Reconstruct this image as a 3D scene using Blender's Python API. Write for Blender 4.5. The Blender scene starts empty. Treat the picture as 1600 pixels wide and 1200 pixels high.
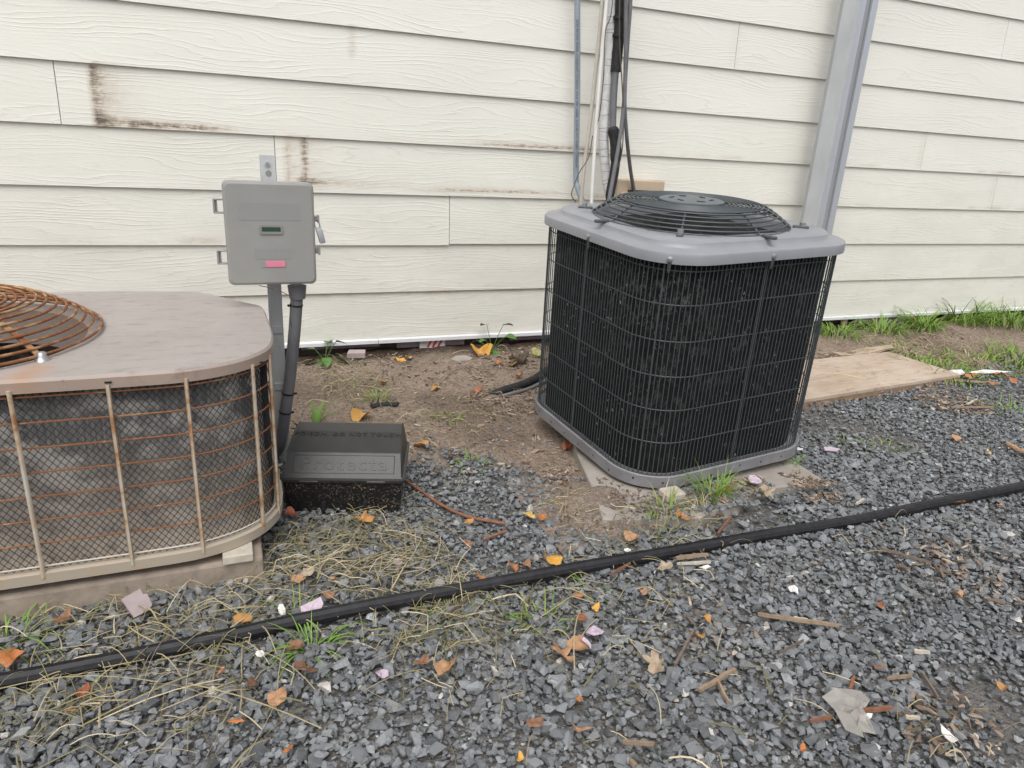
import bpy, bmesh, math, random
import numpy as np
from mathutils import Vector, Matrix, Euler
random.seed(7); rng = np.random.default_rng(7)
S = bpy.context.scene
COL = S.collection
R = math.radians

# ---------------------------------------------------------------- camera
H, F = 0.95, 1100.0            # camera height, focal length in photo pixels (1600 wide)
YAW, PITCH, ROLL = 0.3984, 0.3338, 0.0589
_fw = Vector((math.sin(YAW)*math.cos(PITCH), math.cos(YAW)*math.cos(PITCH), -math.sin(PITCH)))
_r0 = Vector((math.cos(YAW), -math.sin(YAW), 0)); _u0 = _r0.cross(_fw)
_rt = _r0*math.cos(ROLL) + _u0*math.sin(ROLL); _up = -_r0*math.sin(ROLL) + _u0*math.cos(ROLL)
cam = bpy.data.cameras.new('camera'); cam.sensor_width = 36; cam.lens = F/1600*36
cam.clip_start = 0.02; cam.clip_end = 500
co = bpy.data.objects.new('camera', cam); COL.objects.link(co)
m = Matrix((_rt, _up, -_fw)).transposed().to_4x4(); m.translation = (0, 0, H)
co.matrix_world = m; S.camera = co
def ray(px, py): return _fw + _rt*((px-800)/F) - _up*((py-600)/F)
def at(px, py, Y):             # photo pixel -> point at depth y = Y
    d = ray(px, py); return Vector((0, 0, H)) + d*(Y/d.y)
def on(px, py, z=0.0):         # photo pixel -> point at height z
    d = ray(px, py); return Vector((0, 0, H)) + d*((z-H)/d.z)

# ---------------------------------------------------------------- world, sun, exposure
EL, AZ = 58, 208
w = bpy.data.worlds.new('World'); S.world = w; w.use_nodes = True
nt = w.node_tree; nt.nodes.clear()
sky = nt.nodes.new('ShaderNodeTexSky'); sky.sky_type = 'NISHITA'; sky.sun_disc = False
sky.sun_elevation = R(EL); sky.sun_rotation = R(AZ); sky.air_density = 1.0; sky.dust_density = 4.0; sky.ozone_density = 1.0
hs = nt.nodes.new('ShaderNodeHueSaturation'); hs.inputs['Saturation'].default_value = 0.22
bg = nt.nodes.new('ShaderNodeBackground'); bg.inputs['Strength'].default_value = 0.15
wo = nt.nodes.new('ShaderNodeOutputWorld')
nt.links.new(sky.outputs[0], hs.inputs['Color']); nt.links.new(hs.outputs[0], bg.inputs['Color']); nt.links.new(bg.outputs[0], wo.inputs['Surface'])
sl = bpy.data.lights.new('sun', 'SUN'); sl.energy = 1.1; sl.angle = R(50); sl.color = (1.0, 0.965, 0.92)
so = bpy.data.objects.new('sun', sl); COL.objects.link(so)
_a = R(AZ); sd = Vector((math.sin(_a)*math.cos(R(EL)), math.cos(_a)*math.cos(R(EL)), math.sin(R(EL))))
so.rotation_euler = sd.to_track_quat('Z', 'Y').to_euler(); so.location = (0, -2, 6)
S.view_settings.view_transform = 'Standard'; S.view_settings.look = 'None'
S.view_settings.exposure = 0.29; S.view_settings.gamma = 1.0; S.view_settings.use_curve_mapping = False

# ---------------------------------------------------------------- node helpers
def M(name, col=(.5, .5, .5), rough=.6, metal=0., spec=.5):
    mt = bpy.data.materials.new(name); mt.use_nodes = True
    b = mt.node_tree.nodes['Principled BSDF']
    b.inputs['Base Color'].default_value = (*col, 1); b.inputs['Roughness'].default_value = rough
    b.inputs['Metallic'].default_value = metal; b.inputs['Specular IOR Level'].default_value = spec
    return mt
class G:                       # tiny node-graph writer
    def __init__(s, mt): s.nt = mt.node_tree; s.b = s.nt.nodes['Principled BSDF']
    def put(s, sock, v):
        if hasattr(v, 'is_linked'): s.nt.links.new(v, sock)
        elif isinstance(v, (tuple, list)) and len(v) == 3 and sock.type == 'RGBA': sock.default_value = (*v, 1)
        else: sock.default_value = v
    def n(s, t, out=0, ins=None, **kw):
        nd = s.nt.nodes.new('ShaderNode'+t)
        for k, v in kw.items(): setattr(nd, k, v)
        for k, v in (ins or {}).items(): s.put(nd.inputs[k], v)
        return nd.outputs[out]
    def obj(s): return s.n('TexCoord', 'Object')
    def attr(s, name, out='Fac'): return s.n('Attribute', out, attribute_name=name)
    def rnd(s): return s.n('ObjectInfo', 'Random')
    def map(s, v, scale=(1, 1, 1), loc=(0, 0, 0)): return s.n('Mapping', 0, {'Vector': v, 'Scale': scale, 'Location': loc})
    def noise(s, v, sc=5., det=3., rough=.55, out='Fac', dist=0.): return s.n('TexNoise', out, {'Vector': v, 'Scale': sc, 'Detail': det, 'Roughness': rough, 'Distortion': dist})
    def vor(s, v, sc=5., out='Distance', feature='F1'): return s.n('TexVoronoi', out, {'Vector': v, 'Scale': sc}, feature=feature)
    def m(s, op, a, b=0., c=0., clamp=False):
        nd = s.nt.nodes.new('ShaderNodeMath'); nd.operation = op; nd.use_clamp = clamp
        for i, v in enumerate((a, b, c)): s.put(nd.inputs[i], v)
        return nd.outputs[0]
    def rng(s, v, a, b, c=0., d=1.): return s.n('MapRange', 0, {'Value': v, 'From Min': a, 'From Max': b, 'To Min': c, 'To Max': d})
    def mix(s, f, a, b, mode='MIX'):
        nd = s.nt.nodes.new('ShaderNodeMix'); nd.data_type = 'RGBA'; nd.blend_type = mode
        s.put(nd.inputs[0], f); s.put(nd.inputs[6], a); s.put(nd.inputs[7], b); return nd.outputs[2]
    def bump(s, h, st=.3, dist=.002, nrm=None):
        ins = {'Height': h, 'Strength': st, 'Distance': dist}
        if nrm is not None: ins['Normal'] = nrm
        return s.n('Bump', 0, ins)
    def sep(s, v, i): return s.n('SeparateXYZ', i, {0: v})
    def col(s, c): s.put(s.b.inputs['Base Color'], c)
    def rough(s, c): s.put(s.b.inputs['Roughness'], c)
    def nrm(s, c): s.put(s.b.inputs['Normal'], c)

# ---------------------------------------------------------------- mesh helpers
class MB:
    def __init__(s): s.v = []; s.f = []
    def add(s, vs, fs):
        o = len(s.v); s.v += [Vector(v) for v in vs]; s.f += [tuple(i+o for i in f) for f in fs]; return s
    def box(s, c, d, rot=None):
        x, y, z = d[0]/2, d[1]/2, d[2]/2
        vs = [Vector(p) for p in ((-x,-y,-z),(x,-y,-z),(x,y,-z),(-x,y,-z),(-x,-y,z),(x,-y,z),(x,y,z),(-x,y,z))]
        if rot is not None: vs = [rot @ p for p in vs]
        return s.add([p+Vector(c) for p in vs], [(3,2,1,0),(4,5,6,7),(0,1,5,4),(1,2,6,5),(2,3,7,6),(3,0,4,7)])
    def bbox(s, c, d, b=.004, seg=2, rot=None):     # bevelled box
        bm = bmesh.new(); bmesh.ops.create_cube(bm, size=1)
        for v in bm.verts: v.co = Vector((v.co.x*d[0], v.co.y*d[1], v.co.z*d[2]))
        bmesh.ops.bevel(bm, geom=bm.edges[:], offset=min(b, min(d)*.45), segments=seg, affect='EDGES', profile=.5)
        bm.verts.index_update()
        vs = [(rot @ v.co if rot is not None else v.co.copy())+Vector(c) for v in bm.verts]
        fs = [[v.index for v in f.verts] for f in bm.faces]; bm.free()
        return s.add(vs, fs)
    def tube(s, pts, r, n=8, closed=False, caps=True, flute=0):
        pts = [Vector(p) for p in pts]; k = len(pts); rr = r if hasattr(r, '__len__') else [r]*k
        T = []
        for i in range(k):
            a = pts[(i-1) % k] if closed or i > 0 else pts[0]
            b = pts[(i+1) % k] if closed or i < k-1 else pts[-1]
            T.append((b-a).normalized())
        up = Vector((0, 0, 1)) if abs(T[0].z) < .9 else Vector((1, 0, 0))
        u = (up - T[0]*up.dot(T[0])).normalized(); vs = []
        for i in range(k):
            u = (u - T[i]*u.dot(T[i])).normalized(); w_ = T[i].cross(u)
            for j in range(n):
                a = 2*math.pi*j/n; q = rr[i]*(1+flute*(j % 2))
                vs.append(pts[i] + u*(math.cos(a)*q) + w_*(math.sin(a)*q))
        fs = []
        for i in range(k if closed else k-1):
            i2 = (i+1) % k
            for j in range(n): fs.append((i*n+j, i*n+(j+1) % n, i2*n+(j+1) % n, i2*n+j))
        if caps and not closed:
            fs.append(tuple(range(n))[::-1]); fs.append(tuple(range((k-1)*n, k*n)))
        return s.add(vs, fs)
    def loft(s, loops, cap0=True, cap1=True):       # list of closed 3D loops with equal counts
        n = len(loops[0]); vs = [p for l in loops for p in l]; fs = []
        for i in range(len(loops)-1):
            for j in range(n): fs.append((i*n+j, i*n+(j+1) % n, (i+1)*n+(j+1) % n, (i+1)*n+j))
        if cap0: fs.append(tuple(range(n))[::-1])
        if cap1: fs.append(tuple(range((len(loops)-1)*n, len(loops)*n)))
        return s.add(vs, fs)
    def cyl(s, c, r, h, n=16, axis='z', r2=None):
        r2 = r if r2 is None else r2; c = Vector(c); L = []
        for q, z in ((r, 0), (r2, h)):
            ring = []
            for j in range(n):
                a = 2*math.pi*j/n; x, y = q*math.cos(a), q*math.sin(a)
                ring.append(c + (Vector((x, y, z)) if axis == 'z' else Vector((x, -z, y)) if axis == 'y' else Vector((z, x, y))))
            L.append(ring)
        return s.loft(L)
    def mesh(s, name, smooth=None):
        me = bpy.data.meshes.new(name); me.from_pydata(s.v, [], s.f); me.update()
        if smooth is not None:
            me.polygons.foreach_set('use_smooth', [True]*len(me.polygons))
            me.set_sharp_from_angle(angle=R(smooth))
        return me
    def build(s, name, mt, parent=None, smooth=None, origin=None):
        if origin is None and parent is not None: origin = parent.get('_org')
        if origin is not None:
            o_ = Vector(origin); s.v = [v-o_ for v in s.v]
        ob = bpy.data.objects.new(name, s.mesh(name, smooth)); COL.objects.link(ob)
        ob.data.materials.append(mt)
        if parent is not None: ob.parent = parent; ob['_org'] = parent.get('_org', (0, 0, 0))
        elif origin is not None: ob.location = origin; ob['_org'] = origin
        return ob
def tag(o, label=None, cat=None, group=None, kind=None):
    for k, v in (('label', label), ('category', cat), ('group', group), ('kind', kind)):
        if v: o[k] = v
    return o
def thing(name, label, cat, loc=(0, 0, 0), rot=(0, 0, 0), group=None, local=False):
    o = bpy.data.objects.new(name, None); COL.objects.link(o); o.location = loc; o.rotation_euler = rot
    o.empty_display_size = .05; o['_org'] = (0, 0, 0) if local else tuple(loc)
    return tag(o, label, cat, group)
def npmesh(name, V, T, mt, attrs=None, smooth=False):
    me = bpy.data.meshes.new(name); V = np.asarray(V, np.float32); T = np.asarray(T, np.int32); k = T.shape[1]
    me.vertices.add(len(V)); me.vertices.foreach_set('co', V.ravel())
    me.loops.add(T.size); me.loops.foreach_set('vertex_index', T.ravel())
    me.polygons.add(len(T)); me.polygons.foreach_set('loop_start', np.arange(len(T), dtype=np.int32)*k)
    me.polygons.foreach_set('use_smooth', np.full(len(T), smooth))
    for a, val in (attrs or {}).items():
        at_ = me.attributes.new(a, 'FLOAT', 'POINT'); at_.data.foreach_set('value', np.asarray(val, np.float32))
    me.update(calc_edges=True); me.validate()
    me.materials.append(mt)
    ob = bpy.data.objects.new(name, me); COL.objects.link(ob); return ob
def spline(pts, n=8):          # Catmull-Rom through points
    P = [Vector(p) for p in pts]; P = [P[0]*2-P[1]] + P + [P[-1]*2-P[-2]]; out = []
    for i in range(1, len(P)-2):
        for k in range(n):
            t = k/n; a, b, c, d = P[i-1], P[i], P[i+1], P[i+2]
            out.append(.5*((2*b) + (c-a)*t + (2*a-5*b+4*c-d)*t*t + (3*b-a-3*c+d)*t**3))
    out.append(P[-2]); return out
def rrect(sx, sy, r, n=8, z=0.):
    out = []
    for k, (qx, qy) in enumerate(((1,1),(-1,1),(-1,-1),(1,-1))):
        for i in range(n+1):
            a = math.pi/2*(k+i/n)
            out.append(Vector((qx*(sx/2-r)+r*math.cos(a), qy*(sy/2-r)+r*math.sin(a), z)))
    return out
_tab = rng.random((256, 256))
def vnoise(x, y, s):           # numpy value noise
    x = np.asarray(x)*s; y = np.asarray(y)*s; xi = np.floor(x).astype(int); yi = np.floor(y).astype(int)
    fx = x-xi; fy = y-yi; fx = fx*fx*(3-2*fx); fy = fy*fy*(3-2*fy)
    g = lambda a, b: _tab[a % 256, b % 256]
    return (g(xi, yi)*(1-fx)+g(xi+1, yi)*fx)*(1-fy)+(g(xi, yi+1)*(1-fx)+g(xi+1, yi+1)*fx)*fy
def fbm(x, y, s, o=3): return sum(vnoise(x, y, s*2**i)*.5**i for i in range(o))/sum(.5**i for i in range(o))
def smooth(a, b, x): t = np.clip((np.asarray(x)-a)/(b-a), 0, 1); return t*t*(3-2*t)
def text_mesh(txt, size, extrude=0., bevel=0., mirror=False, space=1.):
    cu = bpy.data.curves.new('lettering', 'FONT'); cu.body = txt; cu.size = size; cu.extrude = extrude; cu.bevel_depth = bevel
    cu.align_x = 'CENTER'; cu.align_y = 'CENTER'; cu.resolution_u = 3; cu.space_character = space
    ob = bpy.data.objects.new('tmp', cu); COL.objects.link(ob)
    dg = bpy.context.evaluated_depsgraph_get(); me = bpy.data.meshes.new_from_object(ob.evaluated_get(dg))
    bpy.data.objects.remove(ob); bpy.data.curves.remove(cu); return me

# ---------------------------------------------------------------- materials
def mat_siding():
    mt = M('siding_paint', rough=.55); g = G(mt)
    o = g.obj(); rd = g.rnd(); off = g.n('CombineXYZ', 0, {0: g.m('MULTIPLY', rd, 37.), 2: g.m('MULTIPLY', rd, 91.)})
    p = g.n('VectorMath', 0, {0: o, 1: off}, operation='ADD')
    z = g.sep(p, 2)
    big = g.noise(g.map(p, (1.6, 1, 9.)), 1., 1.5, .4)
    wob = g.noise(g.map(p, (9., 1, 60.)), 1., 2., .5)
    fine = g.noise(g.map(p, (30., 1, 260.)), 1., 3., .6)
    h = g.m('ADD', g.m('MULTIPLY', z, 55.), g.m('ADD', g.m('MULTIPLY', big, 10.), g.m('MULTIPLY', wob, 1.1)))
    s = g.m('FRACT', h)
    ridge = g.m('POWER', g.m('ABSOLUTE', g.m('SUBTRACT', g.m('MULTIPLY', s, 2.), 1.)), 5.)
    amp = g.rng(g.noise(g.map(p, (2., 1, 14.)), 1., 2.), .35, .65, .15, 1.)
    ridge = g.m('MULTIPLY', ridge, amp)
    hh = g.m('ADD', ridge, g.m('MULTIPLY', fine, .75))
    g.nrm(g.bump(hh, .5, .0017))
    stain = g.attr('stain')
    sn = g.m('ADD', g.m('MULTIPLY', g.noise(g.map(p, (22., 1, 190.)), 1., 4., .7), .65), g.m('MULTIPLY', g.noise(g.map(p, (45., 1, 45.)), 1., 5., .75), .5))
    st = g.m('MULTIPLY', stain, g.rng(sn, .40, .72, .12, 1.25), clamp=True)
    base = g.mix(g.rng(g.noise(g.map(p, (1.3, 1, 3.)), 1., 4.), .3, .7), (.83, .82, .755), (.775, .765, .70))
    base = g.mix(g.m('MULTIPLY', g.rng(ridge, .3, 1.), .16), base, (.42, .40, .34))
    dusty = g.m('MULTIPLY', g.attr('grime_shade'), g.rng(g.noise(g.map(p, (2.5, 1, 8.)), 1., 4., .65), .3, .7, .25, .75)); base = g.mix(dusty, base, (.56, .55, .49))  # light falloff down the wall, painted in as a darker cream
    grime_shade = g.rng(g.noise(g.map(p, (14., 1, 30.)), 1., 5., .7), .56, .8, 0., .35)
    base = g.mix(g.m('MULTIPLY', grime_shade, g.attr('grime_shade')), base, (.30, .27, .17))
    base = g.mix(g.m('MULTIPLY', g.rng(st, 0., .6), .75), base, (.44, .35, .25))
    base = g.mix(g.rng(st, .35, 1.05), base, (.10, .075, .06))
    g.col(base); return mt
def mat_metal(name, c1, c2, rough=.4, metal=.6, sc=(3, 3, 20), bump=0.):
    mt = M(name, c1, rough, metal); g = G(mt); o = g.obj()
    f = g.noise(g.map(o, sc), 1., 5., .6); g.col(g.mix(g.rng(f, .35, .65), c1, c2)); g.rough(g.rng(f, .3, .7, rough-.1, rough+.15))
    if bump: g.nrm(g.bump(g.noise(o, 300., 2.), bump, .0005))
    return mt
def mat_plain(name, c1, c2, rough=.6, sc=20., bump=.15, bsc=200., spec=.4):
    mt = M(name, c1, rough, 0, spec); g = G(mt); o = g.obj()
    f = g.noise(o, sc, 5., .65); g.col(g.mix(g.rng(f, .35, .68), c1, c2)); g.nrm(g.bump(g.noise(o, bsc, 3.), bump, .001)); return mt
def mat_rust(name, paint, amt=.5, sc=30., tilt=0.):
    mt = M(name, paint, .6); g = G(mt); o = g.obj()
    a = g.noise(o, sc, 6., .7); b = g.noise(o, sc*.25, 3.); f = g.m('ADD', g.m('MULTIPLY', a, .6), g.m('MULTIPLY', b, .4))
    k = g.rng(f, 1.-amt-.07, 1.-amt+.05)
    rust = g.mix(g.noise(o, sc*4, 3.), (.12, .038, .014), (.32, .135, .055))
    light = g.mix(g.rng(f, 1.-amt-.2, 1.-amt), paint, (.46, .29, .15))
    g.col(g.mix(k, light, rust)); g.rough(g.rng(k, 0, 1, .5, .9)); g.nrm(g.bump(a, .3, .001)); return mt
def mat_attr(name, ramp, rough=.7, spec=.3, trans=0., noise=0., nsc=80.):
    mt = M(name, rough=rough, spec=spec); g = G(mt); a = g.attr('tone')
    cr = g.nt.nodes.new('ShaderNodeValToRGB'); e = cr.color_ramp.elements
    e[0].position, e[0].color = ramp[0][0], (*ramp[0][1], 1); e[1].position, e[1].color = ramp[-1][0], (*ramp[-1][1], 1)
    for p, c in ramp[1:-1]: n_ = e.new(p); n_.color = (*c, 1)
    g.put(cr.inputs[0], a); c = cr.outputs[0]
    if noise: c = g.mix(noise, c, g.mix(g.rng(g.noise(g.obj(), nsc, 5., .7), .3, .7), (.25, .25, .25), (1.6, 1.6, 1.6)), 'MULTIPLY')
    g.col(c)
    if trans: g.b.inputs['Transmission Weight'].default_value = 0; g.b.inputs['Subsurface Weight'].default_value = trans; g.b.inputs['Subsurface Radius'].default_value = (.004, .004, .002)
    return mt
def mat_stone():
    mt = mat_attr('gravel_stone', [(0, (.080, .086, .092)), (.35, (.158, .168, .180)), (.7, (.238, .252, .268)), (.9, (.34, .353, .365)), (.95, (.27, .225, .185)), (1., (.50, .48, .45))], .75, .35)
    g = G(mt); o = g.obj(); c = g.b.inputs['Base Color'].links[0].from_socket
    f = g.noise(o, 160., 5., .7); c = g.mix(.75, c, g.mix(g.rng(f, .3, .72), (.62, .62, .63), (1.45, 1.42, 1.36)), 'MULTIPLY')
    dust = g.rng(g.noise(o, 6., 3.), .45, .75, 0, .22); c = g.mix(dust, c, (.30, .285, .26))
    g.col(c); g.nrm(g.bump(g.noise(o, 260., 4., .7), .35, .0015)); return mt
def mat_ground():
    mt = M('soil', rough=.95, spec=.15); g = G(mt); o = g.obj(); gm = g.attr('gravel'); dark_soil = g.attr('dark_soil')
    f1 = g.noise(o, 5., 6., .7); f2 = g.noise(o, 60., 5., .75); f3 = g.vor(o, 140.)
    c = g.mix(g.rng(f1, .3, .7), (.165, .122, .092), (.30, .233, .182))
    c = g.mix(g.rng(f2, .4, .75), c, (.44, .36, .295)); c = g.mix(g.rng(g.noise(o, 22., 6., .75), .56, .68, 0, .7), c, (.14, .10, .075)); c = g.mix(g.rng(f3, .0, .22, .55, 0), c, (.10, .072, .052))
    c = g.mix(dark_soil, c, (.055, .038, .027))
    gc = g.mix(g.rng(f2, .3, .7), (.11, .106, .10), (.23, .22, .205))
    g.col(g.mix(g.m('ADD', gm, g.m('MULTIPLY', g.m('SUBTRACT', f2, .5), .5), clamp=True), c, gc))
    g.nrm(g.bump(g.m('ADD', f2, g.m('MULTIPLY', f3, .6)), 1., .010)); return mt

MT = {}
MT['siding'] = mat_siding()
MT['flash'] = mat_metal('white_flashing', (.80, .81, .83), (.70, .71, .73), .35, .25, (2, 2, 10))
MT['dark'] = M('dark_void', (.012, .012, .012), .9)
MT['sheath'] = mat_plain('sheathing', (.07, .055, .045), (.13, .10, .085), .9)
MT['foam'] = mat_plain('lilac_foam', (.42, .33, .37), (.32, .25, .28), .8, 30.)
MT['galv'] = mat_metal('galvanised_steel', (.60, .63, .67), (.52, .55, .59), .4, .55, (6, 6, 2.5))
MT['galv_d'] = mat_metal('galvanised_web', (.44, .455, .475), (.38, .39, .41), .5, .4, (6, 6, 2.5))
MT['strut'] = mat_metal('grey_strut', (.52, .53, .54), (.42, .43, .44), .5, .05, (20, 20, 5))
MT['boxgrey'] = mat_plain('grey_plastic', (.295, .292, .276), (.272, .269, .255), .5, 12., .05, 400.)
MT['boxpanel'] = mat_plain('faded_sticker', (.268, .271, .263), (.258, .262, .255), .45, 30., .03)
MT['boxframe'] = mat_plain('window_frame', (.22, .225, .21), (.26, .265, .25), .5)
MT['green_lens'] = M('green_lens', (.035, .065, .05), .12, 0, .6)
MT['pink'] = mat_plain('pink_label', (.72, .19, .29), (.66, .24, .32), .6, 60.)
MT['conduit'] = mat_plain('grey_conduit', (.135, .14, .155), (.19, .19, .195), .55, 8., .05)
MT['pvcgrey'] = mat_plain('blue_grey_conduit', (.30, .35, .41), (.25, .29, .34), .5, 8., .04)
MT['print'] = M('print_ink', (.08, .09, .10), .6)
MT['pvcwhite'] = mat_plain('white_pvc', (.80, .79, .77), (.70, .68, .64), .4, 6., .03)
MT['pvcbeige'] = mat_plain('weathered_pvc', (.56, .53, .47), (.44, .40, .33), .55, 7., .05)
MT['wrap'] = mat_plain('white_wrap', (.72, .72, .72), (.55, .54, .54), .6, 40., .3, 90.)
MT['black'] = mat_plain('black_foam', (.014, .014, .015), (.035, .034, .034), .75, 40., .5, 250.)
MT['tie'] = M('black_tie', (.01, .01, .01), .5)
MT['cable'] = mat_plain('grey_cable', (.13, .13, .14), (.18, .18, .185), .5)
MT['wire'] = M('thin_wire', (.09, .075, .06), .5)
MT['tan'] = mat_plain('tan_box', (.52, .42, .31), (.46, .37, .27), .6, 10., .05)
MT['cap'] = mat_plain('grey_lilac_paint', (.27, .277, .298), (.235, .242, .263), .38, 9., .04, 300., .5)
MT['pan'] = mat_plain('grey_pan_paint', (.24, .24, .255), (.17, .165, .165), .5, 14., .06)
MT['guard'] = mat_plain('dark_green_coating', (.052, .064, .069), (.074, .086, .090), .42, 25., .05, 300., .5)
MT['hub'] = mat_plain('grey_hub_plate', (.13, .15, .155), (.10, .115, .12), .5, 25., .05)
MT['bolt'] = M('zinc_bolt', (.45, .45, .46), .35, .8)
MT['fan'] = mat_metal('fan_metal', (.30, .31, .33), (.18, .19, .2), .45, .5)
MT['fan_shaded'] = mat_metal('shaded_fan_metal', (.11, .115, .12), (.06, .065, .07), .5, .3)  # fan metal with the shade under the guard put into its colour
MT['gourd'] = mat_plain('dull_green_rind', (.28, .30, .12), (.36, .34, .15), .6, 40.)
MT['beige'] = M('beige_paint', rough=.55)
g = G(MT['beige']); o_ = g.obj(); f_ = g.noise(o_, 6., 6., .7); f2_ = g.noise(g.map(o_, (14, 40, 14)), 1., 6., .7)
c_ = g.mix(g.rng(f_, .3, .7), (.315, .28, .262), (.375, .338, .318)); c_ = g.mix(g.rng(f2_, .54, .70, 0, .55), c_, (.17, .14, .125)); c_ = g.mix(g.rng(g.noise(g.map(o_, (30, 110, 30)), 1., 4., .7), .64, .70, 0, .5), c_, (.12, .09, .075))
c_ = g.mix(g.attr('rust'), c_, (.42, .20, .07)); g.col(c_); g.nrm(g.bump(g.noise(o_, 200., 3.), .08, .001))
MT['trim'] = mat_rust('beige_trim', (.40, .345, .275), .26, 14.)
MT['rustbar'] = mat_rust('rusty_bar', (.50, .46, .39), .40, 30.)
MT['palebar'] = mat_rust('pale_bar', (.52, .49, .44), .25, 30.)
MT['rustwire'] = mat_rust('rusty_wire', (.42, .33, .24), .60, 46.)
MT['rustguard'] = mat_rust('rusty_guard', (.40, .25, .13), .54, 30.)
MT['lattice'] = M('black_lattice', (.022, .021, .021), .7)
MT['baitlid'] = mat_plain('black_lid_plastic', (.022, .0225, .024), (.036, .0345, .033), .40, 18., .3, 500., .5)
MT['letter'] = mat_plain('black_lettering', (.017, .017, .018), (.024, .024, .025), .5, 30., .1)
MT['baitbase'] = M('black_base_plastic', (.012, .012, .013), .5)
g = G(MT['baitbase']); o_ = g.obj()
sp_ = g.m('MULTIPLY', g.rng(g.noise(o_, 210., 4., .7), .56, .64), g.rng(g.noise(o_, 14., 3.), .36, .58)); g.col(g.mix(sp_, (.011, .011, .012), (.33, .26, .185))); g.rough(g.rng(sp_, 0, 1, .42, .95))
MT['hose'] = mat_plain('black_hose', (.008, .008, .010), (.022, .022, .025), .5, 60., .4, 500.)
MT['concrete'] = mat_plain('concrete', (.36, .33, .295), (.26, .23, .20), .9, 9., .5, 120.)
MT['slabwood'] = mat_plain('dusty_pad', (.36, .30, .245), (.24, .195, .155), .95, 22., .6, 90.)
MT['palewood'] = mat_plain('pale_wood', (.55, .50, .42), (.42, .38, .31), .85, 40., .3)
MT['ply'] = M('plywood_face', rough=.85)
g = G(MT['ply']); o_ = g.obj(); f_ = g.noise(g.map(o_, (3, 26, 10)), 1., 6., .7); f2_ = g.noise(o_, 5., 5., .7)
c_ = g.mix(g.rng(f_, .35, .65), (.35, .265, .20), (.47, .375, .295)); c_ = g.mix(g.rng(f2_, .45, .7, 0, .6), c_, (.52, .45, .375))
c_ = g.mix(g.rng(g.noise(g.map(o_, (16, 50, 10)), 1., 5., .75), .56, .70, 0, .8), c_, (.16, .115, .09)); g.col(c_); g.nrm(g.bump(f_, .3, .002))
MT['plyedge'] = mat_plain('plywood_edge', (.30, .20, .125), (.20, .135, .085), .9, 30., .4)
MT['yellow'] = mat_plain('yellow_paint', (.75, .66, .16), (.66, .60, .28), .7, 60.)
MT['stone'] = mat_stone(); MT['soil'] = mat_ground()
MT['grass'] = mat_attr('grass_blade', [(0, (.085, .185, .026)), (.4, (.20, .34, .055)), (.65, (.20, .24, .065)), (.8, (.33, .285, .135)), (1, (.47, .39, .25))], .55, .35, .15)
MT['straw'] = mat_attr('straw', [(0, (.12, .115, .055)), (.3, (.24, .21, .11)), (.65, (.42, .35, .21)), (1, (.62, .53, .36))], .75)
MT['chip'] = mat_attr('crumbs', [(0, (.07, .05, .037)), (.4, (.18, .13, .097)), (.7, (.31, .24, .185)), (.9, (.45, .38, .31)), (1, (.6, .54, .46))], .9, .2)
MT['lint'] = mat_attr('lint', [(0, (.06, .058, .055)), (.8, (.16, .155, .15)), (1, (.36, .35, .34))], .9, .1)
MT['weed'] = mat_plain('weed_leaf', (.060, .155, .030), (.095, .21, .045), .5, 40., .2)
MT['weed_pale'] = mat_plain('weed_leaf_pale', (.09, .19, .06), (.14, .25, .08), .5, 40., .2)
MT['wood'] = mat_plain('split_wood', (.32, .235, .16), (.22, .155, .105), .85, 60., .4)
MT['woodred'] = mat_plain('reddish_wood', (.26, .12, .07), (.19, .085, .05), .85, 60., .4)
MT['twig'] = mat_plain('grey_twig', (.20, .155, .12), (.13, .10, .08), .9, 60., .4)
def leafmat(name, a, b):
    mt = M(name, a, .62); g = G(mt); o = g.obj(); rd = g.rnd()
    f = g.noise(o, 60., 5., .7); c = g.mix(g.rng(f, .35, .65), a, b); c = g.mix(g.rng(g.noise(o, 110., 5., .75), .58, .70, 0, .75), c, tuple(x*.28 for x in b))
    vein = g.rng(g.m('ABSOLUTE', g.m('SINE', g.m('MULTIPLY', g.m('ADD', g.sep(o, 0), g.m('MULTIPLY', g.m('ABSOLUTE', g.sep(o, 1)), .7)), 700.))), 0., .22, .35, 0.)
    c = g.mix(vein, c, tuple(x*.55 for x in b)); c = g.mix(g.rng(rd, 0, 1, 0., .35), c, (.30, .19, .10)); g.col(c)
    g.nrm(g.bump(g.m('SUBTRACT', g.noise(o, 120., 4.), vein), .5, .0015)); g.b.inputs['Subsurface Weight'].default_value = .0; MT[name] = mt
leafmat('leaf_yellow', (.72, .42, .085), (.62, .30, .05)); leafmat('leaf_paleyellow', (.72, .52, .19), (.66, .42, .12))
leafmat('leaf_orange', (.52, .185, .05), (.40, .14, .04)); leafmat('leaf_ochre', (.50, .255, .06), (.42, .19, .05))
leafmat('leaf_tan', (.48, .28, .155), (.36, .19, .10)); leafmat('leaf_brown', (.20, .095, .05), (.28, .14, .08)); leafmat('leaf_beige', (.46, .38, .29), (.36, .28, .20))
leafmat('leaf_rust', (.33, .10, .045), (.26, .08, .04)); leafmat('leaf_darkbrown', (.105, .05, .03), (.16, .085, .05))
MT['lilac'] = mat_plain('lilac_scrap', (.56, .45, .52), (.48, .38, .45), .8, 30., .2)
MT['mauve'] = mat_plain('mauve_scrap', (.44, .365, .365), (.37, .30, .30), .85, 30., .3)
MT['white'] = mat_plain('white_scrap', (.75, .74, .73), (.62, .60, .58), .7, 40.)
MT['petal'] = mat_plain('pink_petal', (.55, .45, .53), (.46, .37, .44), .6, 60.)
MT['red'] = M('red_print', (.55, .03, .06), .6)
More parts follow.
